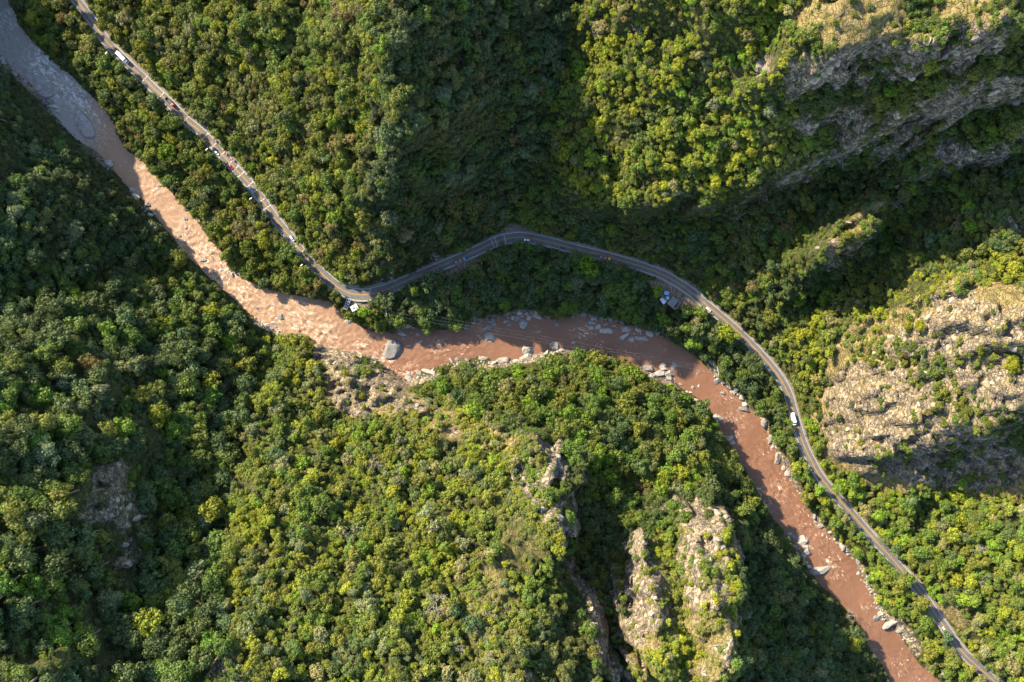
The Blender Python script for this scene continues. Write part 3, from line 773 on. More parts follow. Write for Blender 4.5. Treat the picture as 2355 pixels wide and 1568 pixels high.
# rumble stripes painted across the road
for (u, v) in [(335, 184), (372, 220), (429, 277), (474, 315), (493, 336), (511, 356), (527, 373), (543, 390), (556, 404), (573, 423), (589, 442), (601, 458), (612, 475), (684, 566), (694, 579)]:
    i = ridx(u, v)
    for o in (-2.9, -1.2, 1.2, 2.9):
        road_quad('rumble_stripe', i, o - 0.65, o + 0.65, 0.8, 0.068, M_white)
for k in range(5):
    i = ridx(1136 + 5.2 * k, 558 - 2.3 * k)
    road_quad('rumble_stripe', i, -half[i] + 0.3, half[i] - 0.6, 0.28, 0.068, M_white)
for k in range(12):
    i0 = ridx(1024 + 7.2 * k, 606 - 3.2 * k)
    road_quad('rumble_stripe', i0, -half[i0] - 0.2, -half[i0] + 0.9, 0.25, 0.068, M_white)
for k in range(6):
    i0 = ridx(1000 + 4.6 * k, 617 - 2.1 * k)
    road_quad('rumble_stripe', i0, -half[i0] + 0.3, -0.5, 0.22, 0.068, M_white)


def barrier(name, label, side, a, b, off, hgt=0.85, wid=0.42):
    i0, i1 = ridx(*a), ridx(*b)
    vs = []; q = []
    for k, i in enumerate(range(i0, i1 + 1)):
        o = side * (half[i] + off)
        for (dw, dh) in ((-wid / 2, -0.6), (-wid / 2 * 0.55, hgt), (wid / 2 * 0.55, hgt), (wid / 2, -0.6)):
            vs.append(pt_road(i, o + dw, dh))
        if k:
            c = k * 4
            for e in range(3): q.append((c - 4 + e, c + e, c + e + 1, c - 3 + e))
    n = len(vs)
    q += [(0, 1, 2, 3), (n - 1, n - 2, n - 3, n - 4)]
    o = link(name, mesh_np(name, vs, q, M_conc))
    tag(o, label, 'barrier')
    return o


barrier('concrete_barrier', 'pale concrete parapet round the outside of the sunlit hairpin bend', -1, (712, 602), (905, 660), 0.55)
barrier('concrete_barrier', 'grey concrete parapet beside the shaded road after the hairpin', -1, (908, 658), (1010, 614), 0.55)
barrier('concrete_barrier', 'low concrete parapet along the river side of the straight road', -1, (440, 286), (708, 598), 0.4)
barrier('concrete_barrier', 'concrete parapet round the inner curve beside the white car', -1, (1128, 562), (1230, 550), 0.6)
barrier('concrete_barrier', 'long low kerb wall along the shaded road east of the white car', -1, (1245, 553), (1330, 574), 0.5, 0.5)
barrier('concrete_barrier', 'roadside kerb wall above the riverbank near the white bus', -1, (1812, 906), (1850, 1030), 0.5, 0.4)

# ------------------------------------------------------------------ rocks
def rock_proto(seed, cuts=9, flat=0.75, sub=3):
    r = np.random.default_rng(seed)
    bm = bmesh.new(); bmesh.ops.create_icosphere(bm, subdivisions=sub, radius=1.0)
    v = np.array([x.co[:] for x in bm.verts])
    for _ in range(cuts):
        n = r.normal(size=3); n /= np.linalg.norm(n); n[2] = abs(n[2]) if r.random() < 0.6 else n[2]
        d = r.uniform(0.5, 0.85); k = v @ n - d
        v -= np.where(k > 0, k, 0)[:, None] * n * 0.96
    v += 0.05 * np.column_stack([fbm(v[:, 0] * 3 + s, v[:, 1] * 3 + v[:, 2] * 2.1, 1.0, 3, seed + s) for s in (1, 2, 3)])
    v *= np.array([1, r.uniform(0.85, 1.0), flat * r.uniform(0.85, 1.1)])
    v /= np.abs(v[:, :2]).max()
    for x, c in zip(bm.verts, v): x.co = c
    me = bm_mesh(bm, 'rock', None, False)
    me.polygons.foreach_set('use_smooth', np.zeros(len(me.polygons), bool))
    return me


ROCKS = [rock_proto(100 + k, 7 + k % 5, 0.62 + 0.05 * (k % 4)) for k in range(9)]
BIGROCK = rock_proto(155, 6, 0.55)
for m_ in ROCKS + [BIGROCK]: m_.materials.append(M_rock)
CRAGS = [rock_proto(200 + k, 10 + k % 4, 0.9 + 0.1 * (k % 3)) for k in range(7)]
for m_ in CRAGS: m_.materials.append(M_crag)

RANK = ['largest', 'second largest', 'third largest', 'fourth largest', 'fifth largest', 'sixth largest', 'seventh largest', 'eighth largest', 'ninth largest', 'tenth largest', 'eleventh largest', 'twelfth largest', 'thirteenth largest', 'fourteenth largest', 'fifteenth largest', 'sixteenth largest', 'seventeenth largest', 'eighteenth largest', 'nineteenth largest', 'twentieth largest'] + ['next smaller of rank %s' % x for x in ('one', 'two', 'three', 'four', 'five', 'six', 'seven', 'eight', 'nine', 'ten', 'eleven', 'twelve', 'thirteen', 'fourteen', 'fifteen', 'sixteen')]

T_ = lambda c, r, x, y: (c * 588.5 + x / 4, r * 392 + y / 4)
# cluster: (phrase, tile column, tile row, [(x, y, length, width, angle)])
BOULDERS = [
    ('grey boulder along the shaded left bank by the rapids', 0, 0, [(400, 850, 150, 80, 10), (440, 925, 120, 60, 20), (480, 975, 110, 60, 10), (495, 930, 60, 45, 0), (420, 935, 60, 50, 0), (25, 552, 75, 45, 10), (48, 590, 50, 40, 0), (880, 1300, 45, 35, 0), (350, 800, 70, 50, 0), (520, 1020, 60, 45, 0), (150, 690, 60, 40, 40), (230, 760, 70, 45, 40)]),
    ('rounded grey boulder at the shaded left bank below the pale slab', 0, 0, [(990, 1500, 95, 75, 20), (1010, 1575, 55, 45, 0)]),
    ('grey boulder on the left bank where shadow crosses the river', 0, 1, [(1205, 175, 65, 50, 0), (1250, 235, 75, 45, 30), (1345, 310, 60, 55, 0), (1355, 360, 60, 35, 0), (1390, 410, 50, 45, 0), (1415, 395, 35, 25, 0), (1225, 205, 50, 40, 0)]),
    ('sunlit boulder standing in the bright brown rapids', 0, 1, [(1455, 135, 42, 38, 0), (1705, 440, 50, 45, 0), (1705, 525, 46, 40, 0), (1700, 560, 60, 30, 20), (1855, 820, 62, 48, 0), (1700, 352, 32, 26, 0), (2035, 915, 55, 40, 20), (2130, 962, 50, 42, 0), (2100, 935, 45, 32, 0), (1650, 600, 45, 30, 0), (1990, 720, 40, 30, 0)]),
    ('sunlit boulder in the heap on the left bank by the round green bush', 1, 1, [(225, 1340, 70, 52, 20), (170, 1397, 75, 34, 10), (100, 1415, 70, 52, 0), (175, 1437, 55, 36, 0), (135, 1465, 55, 34, 0), (188, 1360, 34, 30, 0), (0, 1262, 60, 36, 10), (215, 1470, 35, 25, 0), (250, 1465, 30, 24, 0)]),
    ('dark wet boulder in the shaded water below the hairpin', 1, 1, [(850, 1395, 66, 52, 0), (618, 1246, 20, 14, 0)]),
    ('grey boulder in shade at the right bank downstream of the hairpin', 1, 1, [(1310, 1460, 34, 44, 0), (1350, 1550, 38, 32, 0), (1400, 1425, 60, 40, 0), (1930, 1450, 56, 40, 0), (1480, 1510, 40, 30, 0), (1340, 1500, 80, 40, 20), (1430, 1490, 45, 30, 0)]),
    ('pale grey boulder at the shaded bend of the river', 1, 1, [(2125, 1450, 105, 80, -20), (2175, 1372, 66, 50, 60), (2147, 1532, 118, 76, 20), (2330, 1420, 50, 36, 0), (2187, 1415, 34, 28, 0), (2290, 1390, 36, 28, 0), (2150, 1392, 40, 30, 0), (2300, 1325, 30, 26, 0), (2060, 1535, 55, 35, 0)]),
    ('pale grey boulder of the shaded bank below the tarpaulins', 2, 1, [(105, 1405, 72, 104, 0), (243, 1345, 66, 56, 0), (42, 1362, 56, 42, 0), (14, 1350, 44, 42, 0), (95, 1336, 40, 32, 0), (130, 1320, 36, 30, 0), (157, 1355, 40, 50, 0), (415, 1415, 50, 40, 20), (555, 1342, 55, 28, 20), (640, 1332, 66, 30, 10), (70, 1310, 50, 36, 0), (180, 1300, 40, 30, 0)]),
    ('whitish boulder standing in the shaded mid river', 2, 1, [(735, 1400, 70, 58, 0), (800, 1436, 56, 52, 0), (732, 1450, 60, 46, 20), (740, 1360, 44, 34, 0), (766, 1362, 34, 28, 0), (855, 1420, 30, 24, 0), (875, 1475, 116, 66, -8), (945, 1465, 28, 26, 0), (1055, 1455, 86, 62, 10), (1165, 1467, 66, 48, 10), (1033, 1527, 90, 50, -40), (1126, 1500, 26, 28, 0), (1205, 1547, 124, 72, 8), (1102, 1562, 62, 44, 0), (1280, 1502, 76, 54, 20), (1208, 1370, 34, 28, 0), (1340, 1490, 50, 34, 0)]),
    ('grey boulder in the dark water beside the sunlit point', 1, 2, [(1250, 85, 160, 170, 0), (1510, 15, 46, 44, 0), (1402, 46, 46, 30, -20), (2150, 0, 50, 26, 0)]),
    ('pale slab of the rocky shore below the shaded river', 1, 2, [(1800, 190, 95, 42, 60), (1862, 172, 66, 48, 30), (1950, 182, 60, 50, 30), (2080, 160, 86, 44, 0), (2275, 182, 120, 66, -10), (1602, 287, 140, 44, 15), (1410, 345, 92, 66, 60), (2180, 205, 80, 40, -30), (1500, 300, 55, 40, 0)]),
    ('whitish boulder on the stony inside bank of the river', 2, 2, [(150, 85, 96, 82, 0), (135, 155, 150, 76, 0), (395, 55, 92, 84, 0), (320, 115, 66, 54, 0), (465, 85, 66, 48, 0), (570, 15, 44, 40, 0), (585, 65, 50, 40, 0), (222, 140, 46, 42, 0), (250, 168, 44, 34, 0), (650, 85, 40, 30, 0), (770, 110, 50, 28, 0), (40, 185, 60, 40, 0), (280, 150, 40, 30, 0)]),
    ('grey boulder of the rock pile jutting from the forested inside bank', 2, 2, [(1260, 252, 106, 72, 0), (1395, 228, 66, 60, -40), (1500, 232, 54, 68, 20), (1445, 300, 110, 54, 0), (1340, 312, 150, 84, -15), (1450, 348, 56, 48, 0), (1190, 242, 38, 32, 0), (1410, 255, 60, 50, 0), (1550, 310, 26, 34, 30), (1300, 320, 70, 50, 0)]),
    ('small pale boulder in the river above the brown sunlit reach', 2, 2, [(1555, 400, 36, 32, 0), (1672, 430, 40, 36, 0), (1720, 412, 28, 26, 0), (1628, 476, 70, 32, -10), (1690, 540, 40, 30, 0)]),
    ('pale boulder beside the sunlit brown reach', 2, 2, [(1950, 480, 56, 44, 20), (1895, 372, 60, 50, 0), (1840, 195, 66, 66, 0), (2152, 632, 104, 70, 15), (2146, 580, 44, 50, 0), (1900, 702, 100, 62, 20), (2015, 890, 66, 50, -20), (2037, 940, 56, 40, -30), (2062, 886, 26, 30, 0), (2056, 840, 24, 34, 0), (2036, 526, 30, 22, 0), (2030, 472, 44, 34, 0), (2325, 745, 66, 96, 20), (2025, 735, 30, 22, 0), (2026, 628, 32, 20, 0), (1945, 385, 40, 34, 0), (2065, 440, 46, 40, 0), (2110, 520, 40, 60, 20), (2250, 655, 30, 40, 0), (1610, 470, 36, 28, 0)]),
    ('sunlit ledge rock along the bank under the white bus', 3, 2, [(30, 900, 46, 96, 15), (100, 1085, 66, 136, 20), (195, 1225, 60, 104, 15), (45, 970, 40, 50, 0), (150, 1160, 46, 60, 10)]),
    ('bright boulder at the shadow edge of the lower river', 3, 3, [(325, 265, 106, 92, 0), (350, 325, 66, 40, 0), (365, 372, 84, 62, 0), (336, 412, 66, 56, 0), (246, 246, 56, 46, 0), (234, 226, 44, 36, 0), (370, 507, 66, 44, 10), (340, 466, 44, 36, 0), (322, 440, 34, 30, 0), (482, 547, 190, 80, -12), (400, 325, 40, 26, 0), (205, 205, 36, 30, 0), (345, 535, 30, 26, 0)]),
    ('pale rock on the sunny right bank of the lower river', 3, 3, [(505, 215, 32, 36, 0), (570, 187, 40, 44, 0), (440, 95, 34, 44, 0), (497, 132, 66, 44, -20), (682, 316, 50, 84, 20), (830, 462, 40, 90, 5), (1018, 987, 80, 62, -10), (1046, 944, 50, 46, 0), (1140, 1022, 170, 66, -35), (970, 1332, 50, 36, 0), (1242, 1270, 28, 30, 0), (1612, 1492, 60, 90, 20), (835, 570, 40, 36, 0), (620, 240, 34, 50, 20), (1210, 1085, 70, 40, -20), (425, 30, 30, 70, 10), (735, 390, 30, 26, 0)]),
]
SLAB_SPOTS = []
boulder_n = 0
for phrase, c, r, lst in BOULDERS:
    order = sorted(range(len(lst)), key=lambda k: -lst[k][2] * lst[k][3])
    for rk, k in enumerate(order):
        x, y, L, Wd, ang = lst[k]
        u, v = T_(c, r, x, y)
        L *= 0.107; Wd *= 0.107
        hz = (0.42 if min(L, Wd) < 9 else 0.30) * min(L, Wd) * rnd.uniform(0.9, 1.25)
        wx_, wy_ = W(u, v, hz * 0.7)
        g = max(float(terrain_z(wx_, wy_)), -0.4)
        g = min(g, 3.5)
        o = link('boulder', ROCKS[rnd.randrange(len(ROCKS))] if min(L, Wd) < 14 else BIGROCK)
        o.location = (wx_, wy_, g + hz * 0.15); o.rotation_euler = (rnd.uniform(-.12, .12), rnd.uniform(-.12, .12), math.radians(-ang))
        o.scale = (L / 2, Wd / 2, hz * 1.15)
        tag(o, RANK[rk] + ' ' + phrase if len(lst) > 1 else phrase, 'boulder', 'boulders along the river')
        SLAB_SPOTS.append((wx_, wy_, max(L, Wd) / 2))
        boulder_n += 1

# long pale slab lying in the shaded rapids
u, v = T_(0, 0, 765, 1135)
sx, sy = W(u, v, 1.5)
bm = bmesh.new()
prof = [(-150, -10), (-120, -48), (-40, -62), (40, -60), (110, -48), (150, -20), (158, 20), (120, 60), (60, 72), (-20, 66), (-90, 46), (-140, 24)]
rows = []
for (s_, h_) in ((1.06, -2.2), (1.0, 0.7), (0.93, 1.6), (0.6, 1.95), (0.2, 2.1)):
    row = []
    for (px, py) in prof:
        a = math.radians(-54)
        X, Y = px * s_ * 0.089, -py * s_ * 0.089
        row.append(bm.verts.new((X * math.cos(a) - Y * math.sin(a), X * math.sin(a) + Y * math.cos(a), h_ + 0.25 * math.sin(px * 0.07 + py * 0.05))))
    rows.append(row)
for a, b in zip(rows[:-1], rows[1:]):
    for k in range(len(prof)):
        bm.faces.new((a[k], a[(k + 1) % len(prof)], b[(k + 1) % len(prof)], b[k]))
bm.faces.new(rows[-1])
o = link('rock_slab', bm_mesh(bm, 'rock_slab', M_rock)); o.location = (sx, sy, 0)
tag(o, 'long flat pale grey slab lying in the shaded rapids', 'rock')

# rock outcrops on the slopes
OUTCROPS = [
    ('grey rock knob poking from the eastern forest', [(1747, 147, 8), (1667, 63, 3), (1760, 160, 5)]),
    ('crag on the highest eastern cliff edge', [(1890, 170, 6), (1908, 158, 5), (1872, 182, 6), (1985, 170, 5), (1925, 140, 5), (1960, 125, 4), (2005, 165, 4), (1838, 150, 4), (1850, 125, 4)]),
    ('crag on the grassy spur of the highest eastern cliff', [(2128, 150, 6), (2095, 180, 5), (2140, 165, 5), (2110, 110, 4), (2195, 118, 6), (2215, 105, 5), (2170, 130, 4)]),
    ('pale rock on the second eastern cliff ledge', [(2270, 218, 6), (2350, 248, 6), (1925, 205, 4), (1930, 228, 3), (1860, 290, 4), (1900, 288, 4), (1945, 280, 4), (2210, 195, 4), (2338, 235, 5)]),
    ('white rock on the lit spur in the shaded side valley', [(1882, 571, 3.5), (1953, 567, 4.5), (1929, 597, 4), (1993, 546, 4.5), (1952, 511, 3.5), (1936, 520, 3), (1905, 622, 3)]),
    ('pale rock high on the shaded slope by the lit spur', [(2062, 427, 4), (2032, 441, 4), (2100, 392, 4)]),
    ('pale rock on the far eastern grassy rise', [(2305, 517, 5), (2330, 520, 5)]),
    ('sunlit rock along the upper rim of the eastern dome', [(2190, 690, 6), (2160, 715, 5), (2110, 742, 5), (2080, 757, 5), (2130, 732, 5), (2050, 775, 5), (2010, 812, 4), (2200, 760, 4), (2230, 1120, 5), (2245, 1112, 6)]),
    ('sunlit ledge rock on the face of the eastern dome', [(1965, 880, 4), (2005, 900, 4), (1990, 940, 4), (2040, 950, 4), (2130, 860, 4), (2180, 800, 4), (2280, 880, 4), (2300, 860, 4), (2110, 930, 4), (1950, 985, 4), (2015, 1000, 4), (2330, 800, 5)]),
    ('grey crag on top of the southern hill', [(1205, 1072, 6), (1270, 1035, 6), (1290, 1080, 6), (1185, 1085, 5), (1225, 1090, 4), (1240, 1075, 4), (1283, 1052, 5)]),
    ('weathered crag below the top of the southern hill', [(1262, 1150, 5), (1285, 1190, 6), (1250, 1172, 5), (1300, 1215, 5), (1290, 1160, 4)]),
    ('sunlit crag on the western rock ridge', [(1478, 1248, 5), (1484, 1270, 5), (1474, 1305, 5), (1498, 1335, 5), (1482, 1345, 4), (1505, 1375, 5), (1476, 1385, 4), (1500, 1410, 5)]),
    ('sunlit crag on the eastern rock ridge', [(1606, 1228, 5), (1640, 1198, 6), (1652, 1240, 5), (1632, 1290, 4), (1660, 1262, 5), (1600, 1292, 4), (1664, 1192, 5), (1616, 1335, 4), (1602, 1380, 4), (1650, 1180, 5), (1668, 1350, 5)]),
    ('white crag at the bottom of the southern gully', [(1442, 1552, 6), (1412, 1566, 5), (1425, 1540, 4), (1357, 1400, 5), (1362, 1440, 5)]),
    ('grey slab in the bare gully of the south western forest', [(295, 1165, 5), (312, 1192, 6), (286, 1252, 5), (300, 1292, 5), (270, 1150, 4), (330, 1185, 5), (255, 1185, 4)]),
    ('pale rock on the bare point above the river', [(790, 815, 4), (830, 822, 4), (862, 832, 4), (800, 925, 4), (900, 905, 4), (930, 915, 4), (960, 935, 4), (860, 930, 3), (770, 835, 4)]),
]
for phrase, lst in OUTCROPS:
    for rk, (u, v, r_) in enumerate(sorted(lst, key=lambda t: -t[2])):
        x, y, g = ground_at(u, v)
        o = link('rock_outcrop', CRAGS[rnd.randrange(len(CRAGS))])
        s_ = r_ * 0.5 * rnd.uniform(0.85, 1.2)
        o.location = (x, y, g - 0.1 * s_); o.rotation_euler = (rnd.uniform(-.25, .25), rnd.uniform(-.25, .25), rnd.uniform(0, 6.28))
        o.scale = (s_ * 1.2, s_ * rnd.uniform(0.7, 1.0), s_ * rnd.uniform(0.7, 1.0))
        tag(o, RANK[rk] + ' ' + phrase, 'rock', 'rock outcrops on the slopes')

# stones and gravel along the banks: nobody could count them
def stones(name, label, pts):
    base = [rock_proto(300 + k, 7, 0.7, 1) for k in range(4)]
    V = []; Tq = []; n0 = 0
    data = []
    for m_ in base:
        vv = np.array([x.co[:] for x in m_.vertices]); ff = np.array([p.vertices[:] for p in m_.polygons]); data.append((vv, ff))
        bpy.data.meshes.remove(m_)
    for k, (x, y, zz, r_) in enumerate(pts):
        vv, ff = data[k % 4]
        a = rnd.uniform(0, 6.28); c, s_ = math.cos(a), math.sin(a)
        q = vv * np.array([r_, r_ * rnd.uniform(0.6, 1), r_ * 0.7])
        V.append(np.column_stack([q[:, 0] * c - q[:, 1] * s_ + x, q[:, 0] * s_ + q[:, 1] * c + y, q[:, 2] + zz])); Tq.append(ff + n0); n0 += len(vv)
    o = link(name, mesh_np(name, np.concatenate(V), None, M_rock, False, np.concatenate(Tq)))
    tag(o, label, 'gravel', kind='stuff')


BEACH = [((-10, 60), (120, 175), 22, 110), ((110, 165), (190, 240), 20, 120), ((180, 280), (235, 350), 12, 60), ((1100, 745), (1240, 722), 10, 130), ((1330, 728), (1400, 742), 10, 70), ((1190, 828), (1300, 806), 10, 120), ((1490, 850), (1550, 872), 12, 70), ((1640, 862), (1700, 915), 9, 60), ((1985, 1325), (2040, 1440), 11, 170), ((2050, 1440), (2100, 1480), 9, 60), ((1820, 1225), (1860, 1300), 8, 60), ((905, 752), (980, 758), 8, 70), ((1000, 845), (1180, 830), 7, 60), ((510, 590), (540, 625), 8, 60), ((250, 270), (280, 330), 6, 40), ((590, 735), (650, 765), 8, 50), ((300, 440), (350, 500), 5, 30), ((1760, 1000), (1850, 1160), 5, 60), ((90, 215), (170, 320), 8, 70), ((520, 610), (600, 662), 6, 50), ((1870, 1195), (1960, 1285), 6, 60), ((1400, 745), (1530, 778), 7, 60), ((940, 880), (1000, 850), 6, 40)]
pts = []
for (a, b, wd, n) in BEACH:
    for _ in range(n):
        t = rnd.random(); u = a[0] + (b[0] - a[0]) * t + rnd.gauss(0, wd * .5); v = a[1] + (b[1] - a[1]) * t + rnd.gauss(0, wd * .5)
        x, y = W(u, v, 0.4); g = float(terrain_z(x, y))
        if g < 4: pts.append((x, y, max(g, -0.3) + 0.1, rnd.choice((0.45, 0.6, 0.8, 1.1))))
stones('bank_stones', 'loose pale stones and gravel strewn along both river banks', pts)

# ------------------------------------------------------------------ vehicles
def paint(name, c, rough=0.3): return new_mat(name, c, rough, 0.5)


M_glass = new_mat('vehicle_glass', (0.02, 0.025, 0.03), 0.12, 0.6); M_tyre = new_mat('tyre_rubber', (0.02, 0.02, 0.02), 0.9)
M_rim = new_mat('wheel_rim', (0.45, 0.45, 0.46), 0.4); M_lamp = new_mat('lamp_glass', (0.75, 0.75, 0.7), 0.2); M_tail = new_mat('tail_lamp', (0.35, 0.02, 0.02), 0.3)
M_dark = new_mat('dark_chassis', (0.03, 0.03, 0.032), 0.7)
PAINT = {}


def pm(c):
    if c not in PAINT: PAINT[c] = paint('vehicle_paint', c)
    return PAINT[c]


def wheel(parent, x, y, r=0.33, wd=0.24):
    bm = bmesh.new(); bm_tube(bm, (x, y - wd / 2, r), (x, y + wd / 2, r), r, r, 14)
    o = link('wheel', bm_mesh(bm, 'tyre', M_tyre), parent)
    bm = bmesh.new(); s_ = 1 if y > 0 else -1
    bm_tube(bm, (x, y + s_ * wd / 2, r), (x, y + s_ * (wd / 2 + 0.015), r), r * 0.6, r * 0.5, 10)
    link('rim', bm_mesh(bm, 'rim', M_rim), o)


def side_loft(bm, prof, widths):
    """closed side profile [(x, z)], with half-width for each point -> a body"""
    Lf = [bm.verts.new((x, w_, z_)) for (x, z_), w_ in zip(prof, widths)]
    Rt = [bm.verts.new((x, -w_, z_)) for (x, z_), w_ in zip(prof, widths)]
    n = len(prof)
    bm.faces.new(Lf); bm.faces.new(Rt[::-1])
    for k in range(n): bm.faces.new((Lf[k], Rt[k], Rt[(k + 1) % n], Lf[(k + 1) % n]))


def place(root, u, v, off, flip):
    i = ridx(u, v)
    p = pt_road(i, off, 0.06); root.location = p
    a = math.atan2(tan[i][1], tan[i][0]) + (math.pi if flip else 0)
    root.rotation_euler = (0, 0, a)
    return root


def car(label, u, v, off, flip, col, L=4.5, suv=False):
    r = empty('car'); tag(r, label, 'car', 'vehicles on the road'); h = L / 2; t = 0.18 if suv else 0.0
    bm = bmesh.new()
    side_loft(bm, [(-h, 0.35), (-h, 0.85), (-h + 0.25, 0.98 + t), (h - 1.25, 0.98 + t), (h - 0.2, 0.78 + t), (h, 0.6), (h, 0.3)], [0.80, 0.86, 0.84, 0.84, 0.78, 0.72, 0.74])
    link('body', bm_mesh(bm, 'body', pm(col), False, 0.05), r)
    bm = bmesh.new(); c0, c1 = (-h + 0.35, h - 1.35)
    side_loft(bm, [(c0, 0.96 + t), (c0 + 0.45, 1.40 + t), (c1 - 0.75, 1.42 + t), (c1, 0.96 + t)], [0.80, 0.62, 0.62, 0.80])
    cab = link('cabin_glass', bm_mesh(bm, 'cabin_glass', M_glass), r)
    bm = bmesh.new(); bm_box(bm, (c0 + c1) / 2 - 0.15, 0, 1.435 + t, (c1 - c0) - 1.1, 1.28, 0.06)
    link('roof', bm_mesh(bm, 'roof', pm(col), False, 0.02), r)
    for sx in (-1, 1):
        for sy in (-1, 1): wheel(r, sx * (h - 0.85), sy * 0.78)
    for sy in (-1, 1):
        bm = bmesh.new(); bm_box(bm, h - 0.05, sy * 0.58, 0.62, 0.16, 0.30, 0.14); link('headlight', bm_mesh(bm, 'headlight', M_lamp), r)
        bm = bmesh.new(); bm_box(bm, -h + 0.03, sy * 0.66, 0.80, 0.10, 0.26, 0.14); link('tail_light', bm_mesh(bm, 'tail_light', M_tail), r)
    return place(r, u, v, off, flip)


def truck(label, u, v, off, flip, cabcol, cargo, clen, ccol, cw=2.5, ch=2.7, name='truck'):
    r = empty(name); tag(r, label, 'truck', 'vehicles on the road')
    tot = clen + 2.6; x0 = -tot / 2
    bm = bmesh.new(); bm_box(bm, 0, 0, 0.85, tot - 0.4, 1.0, 0.3); link('chassis', bm_mesh(bm, 'chassis', M_dark), r)
    if cargo == 'box':
        bm = bmesh.new(); bm_box(bm, x0 + clen / 2, 0, 1.05 + ch / 2, clen, cw, ch); link('cargo_box', bm_mesh(bm, 'cargo_box', pm(ccol), False, 0.04), r)
        bm = bmesh.new(); bm_box(bm, x0 - 0.02, 0, 1.05 + ch / 2, 0.04, cw - 0.2, ch - 0.2); link('rear_door', bm_mesh(bm, 'rear_door', pm((0.7, 0.7, 0.68))), r)
    else:
        bm = bmesh.new(); bm_box(bm, x0 + clen / 2, 0, 1.15, clen, cw, 0.2); bed = link('bed', bm_mesh(bm, 'bed', pm(ccol)), r)
        for sy in (-1, 1):
            bm = bmesh.new(); bm_box(bm, x0 + clen / 2, sy * (cw / 2 - 0.05), 1.25 + 0.55, clen, 0.1, 1.1); link('side_wall', bm_mesh(bm, 'side_wall', pm(ccol)), bed)
        for xx in (x0 + 0.05, x0 + clen - 0.05):
            bm = bmesh.new(); bm_box(bm, xx, 0, 1.8, 0.1, cw - 0.24, 1.1); link('end_wall', bm_mesh(bm, 'end_wall', pm(ccol)), bed)
        if cargo == 'load':
            bm = bmesh.new()
            for k in range(2): bm_box(bm, x0 + clen * (0.28 + 0.44 * k), 0, 1.75, clen * 0.36, cw - 0.4, 0.9, 0, 0.8)
            link('load', bm_mesh(bm, 'load', pm((0.22, 0.14, 0.09)), False, 0.05), r)
    xc = x0 + clen + 0.35
    bm = bmesh.new()
    side_loft(bm, [(xc, 0.6), (xc, 2.75), (xc + 1.55, 2.75), (xc + 1.9, 1.75), (xc + 2.1, 1.6), (xc + 2.1, 0.5)], [1.15, 1.08, 1.08, 1.14, 1.14, 1.15])
    cab = link('cab', bm_mesh(bm, 'cab', pm(cabcol), False, 0.05), r)
    bm = bmesh.new(); side_loft(bm, [(xc + 1.60, 2.66), (xc + 1.99, 1.76), (xc + 1.90, 1.72), (xc + 1.50, 2.62)], [0.95, 1.0, 1.0, 0.95]); link('windscreen', bm_mesh(bm, 'windscreen', M_glass), cab)
    for sy in (-1, 1):
        bm = bmesh.new(); bm_box(bm, xc + 2.1, sy * 0.8, 0.95, 0.1, 0.32, 0.2); link('headlight', bm_mesh(bm, 'headlight', M_lamp), r)
        for xx in (xc + 1.2, x0 + 1.0, x0 + 2.1): wheel(r, xx, sy * 0.98, 0.48, 0.3)
    return place(r, u, v, off, flip)


truck('white box truck on the road at upper left', 287, 136, 0.4, False, (0.70, 0.70, 0.70), 'box', 8.6, (0.80, 0.80, 0.78))
truck('orange cabbed truck with dark open bed on the straight road', 394, 240, 0.9, False, (0.62, 0.10, 0.03), 'open', 6.6, (0.05, 0.045, 0.045))
car('white hatchback on the straight road between striped rumble bars', 498, 349, -2.2, False, (0.78, 0.78, 0.78))
car('red car in the lower lane of the striped straight road', 533, 384, -1.6, False, (0.55, 0.03, 0.06), 4.2)
car('pale blue car at the lower end of the striped straight road', 582, 437, -2.0, False, (0.25, 0.36, 0.55))
car('light blue and white van half hidden by trees above the hairpin', 669, 547, 0.6, False, (0.55, 0.65, 0.80), 5.2, True)
truck('blue cabbed truck with empty brown bed in the road shade', 1052, 598, -2.1, False, (0.05, 0.22, 0.60), 'load', 8.2, (0.06, 0.05, 0.05))
car('white saloon car on the curve beside the concrete parapet', 1210, 549, -1.9, True, (0.80, 0.80, 0.80))
car('dark blue grey car on the shaded road', 1288, 566, -1.8, True, (0.05, 0.06, 0.08), 4.3)
truck('yellow cabbed truck carrying brown load on the shaded road', 1388, 591, -1.9, False, (0.62, 0.42, 0.03), 'load', 7.6, (0.10, 0.06, 0.04))
car('white car near the hut lay-by', 1629, 707, -1.9, False, (0.78, 0.79, 0.80))
car('silver blue car between roadside trees at lower right', 2171, 1442, -1.6, False, (0.55, 0.62, 0.70), 4.6)

# bus
r = empty('bus'); tag(r, 'white minibus on the sunny road below the rock dome', 'bus', 'vehicles on the road')
bm = bmesh.new(); side_loft(bm, [(-4.2, 0.5), (-4.2, 2.9), (-4.0, 3.05), (3.6, 3.05), (3.95, 2.7), (4.25, 1.5), (4.25, 0.45)], [1.2, 1.16, 1.1, 1.1, 1.14, 1.2, 1.2])
link('body', bm_mesh(bm, 'body', pm((0.80, 0.80, 0.79)), False, 0.06), r)
for sy in (-1, 1):
    for k in range(5):
        bm = bmesh.new(); bm_box(bm, -3.3 + 1.45 * k, sy * 1.175, 2.15, 1.2, 0.06, 0.75); link('window', bm_mesh(bm, 'window', M_glass), r)
    for xx in (-2.6, 2.7): wheel(r, xx, sy * 1.05, 0.45, 0.3)
    bm = bmesh.new(); bm_box(bm, 4.22, sy * 0.9, 0.9, 0.1, 0.3, 0.2); link('headlight', bm_mesh(bm, 'headlight', M_lamp), r)
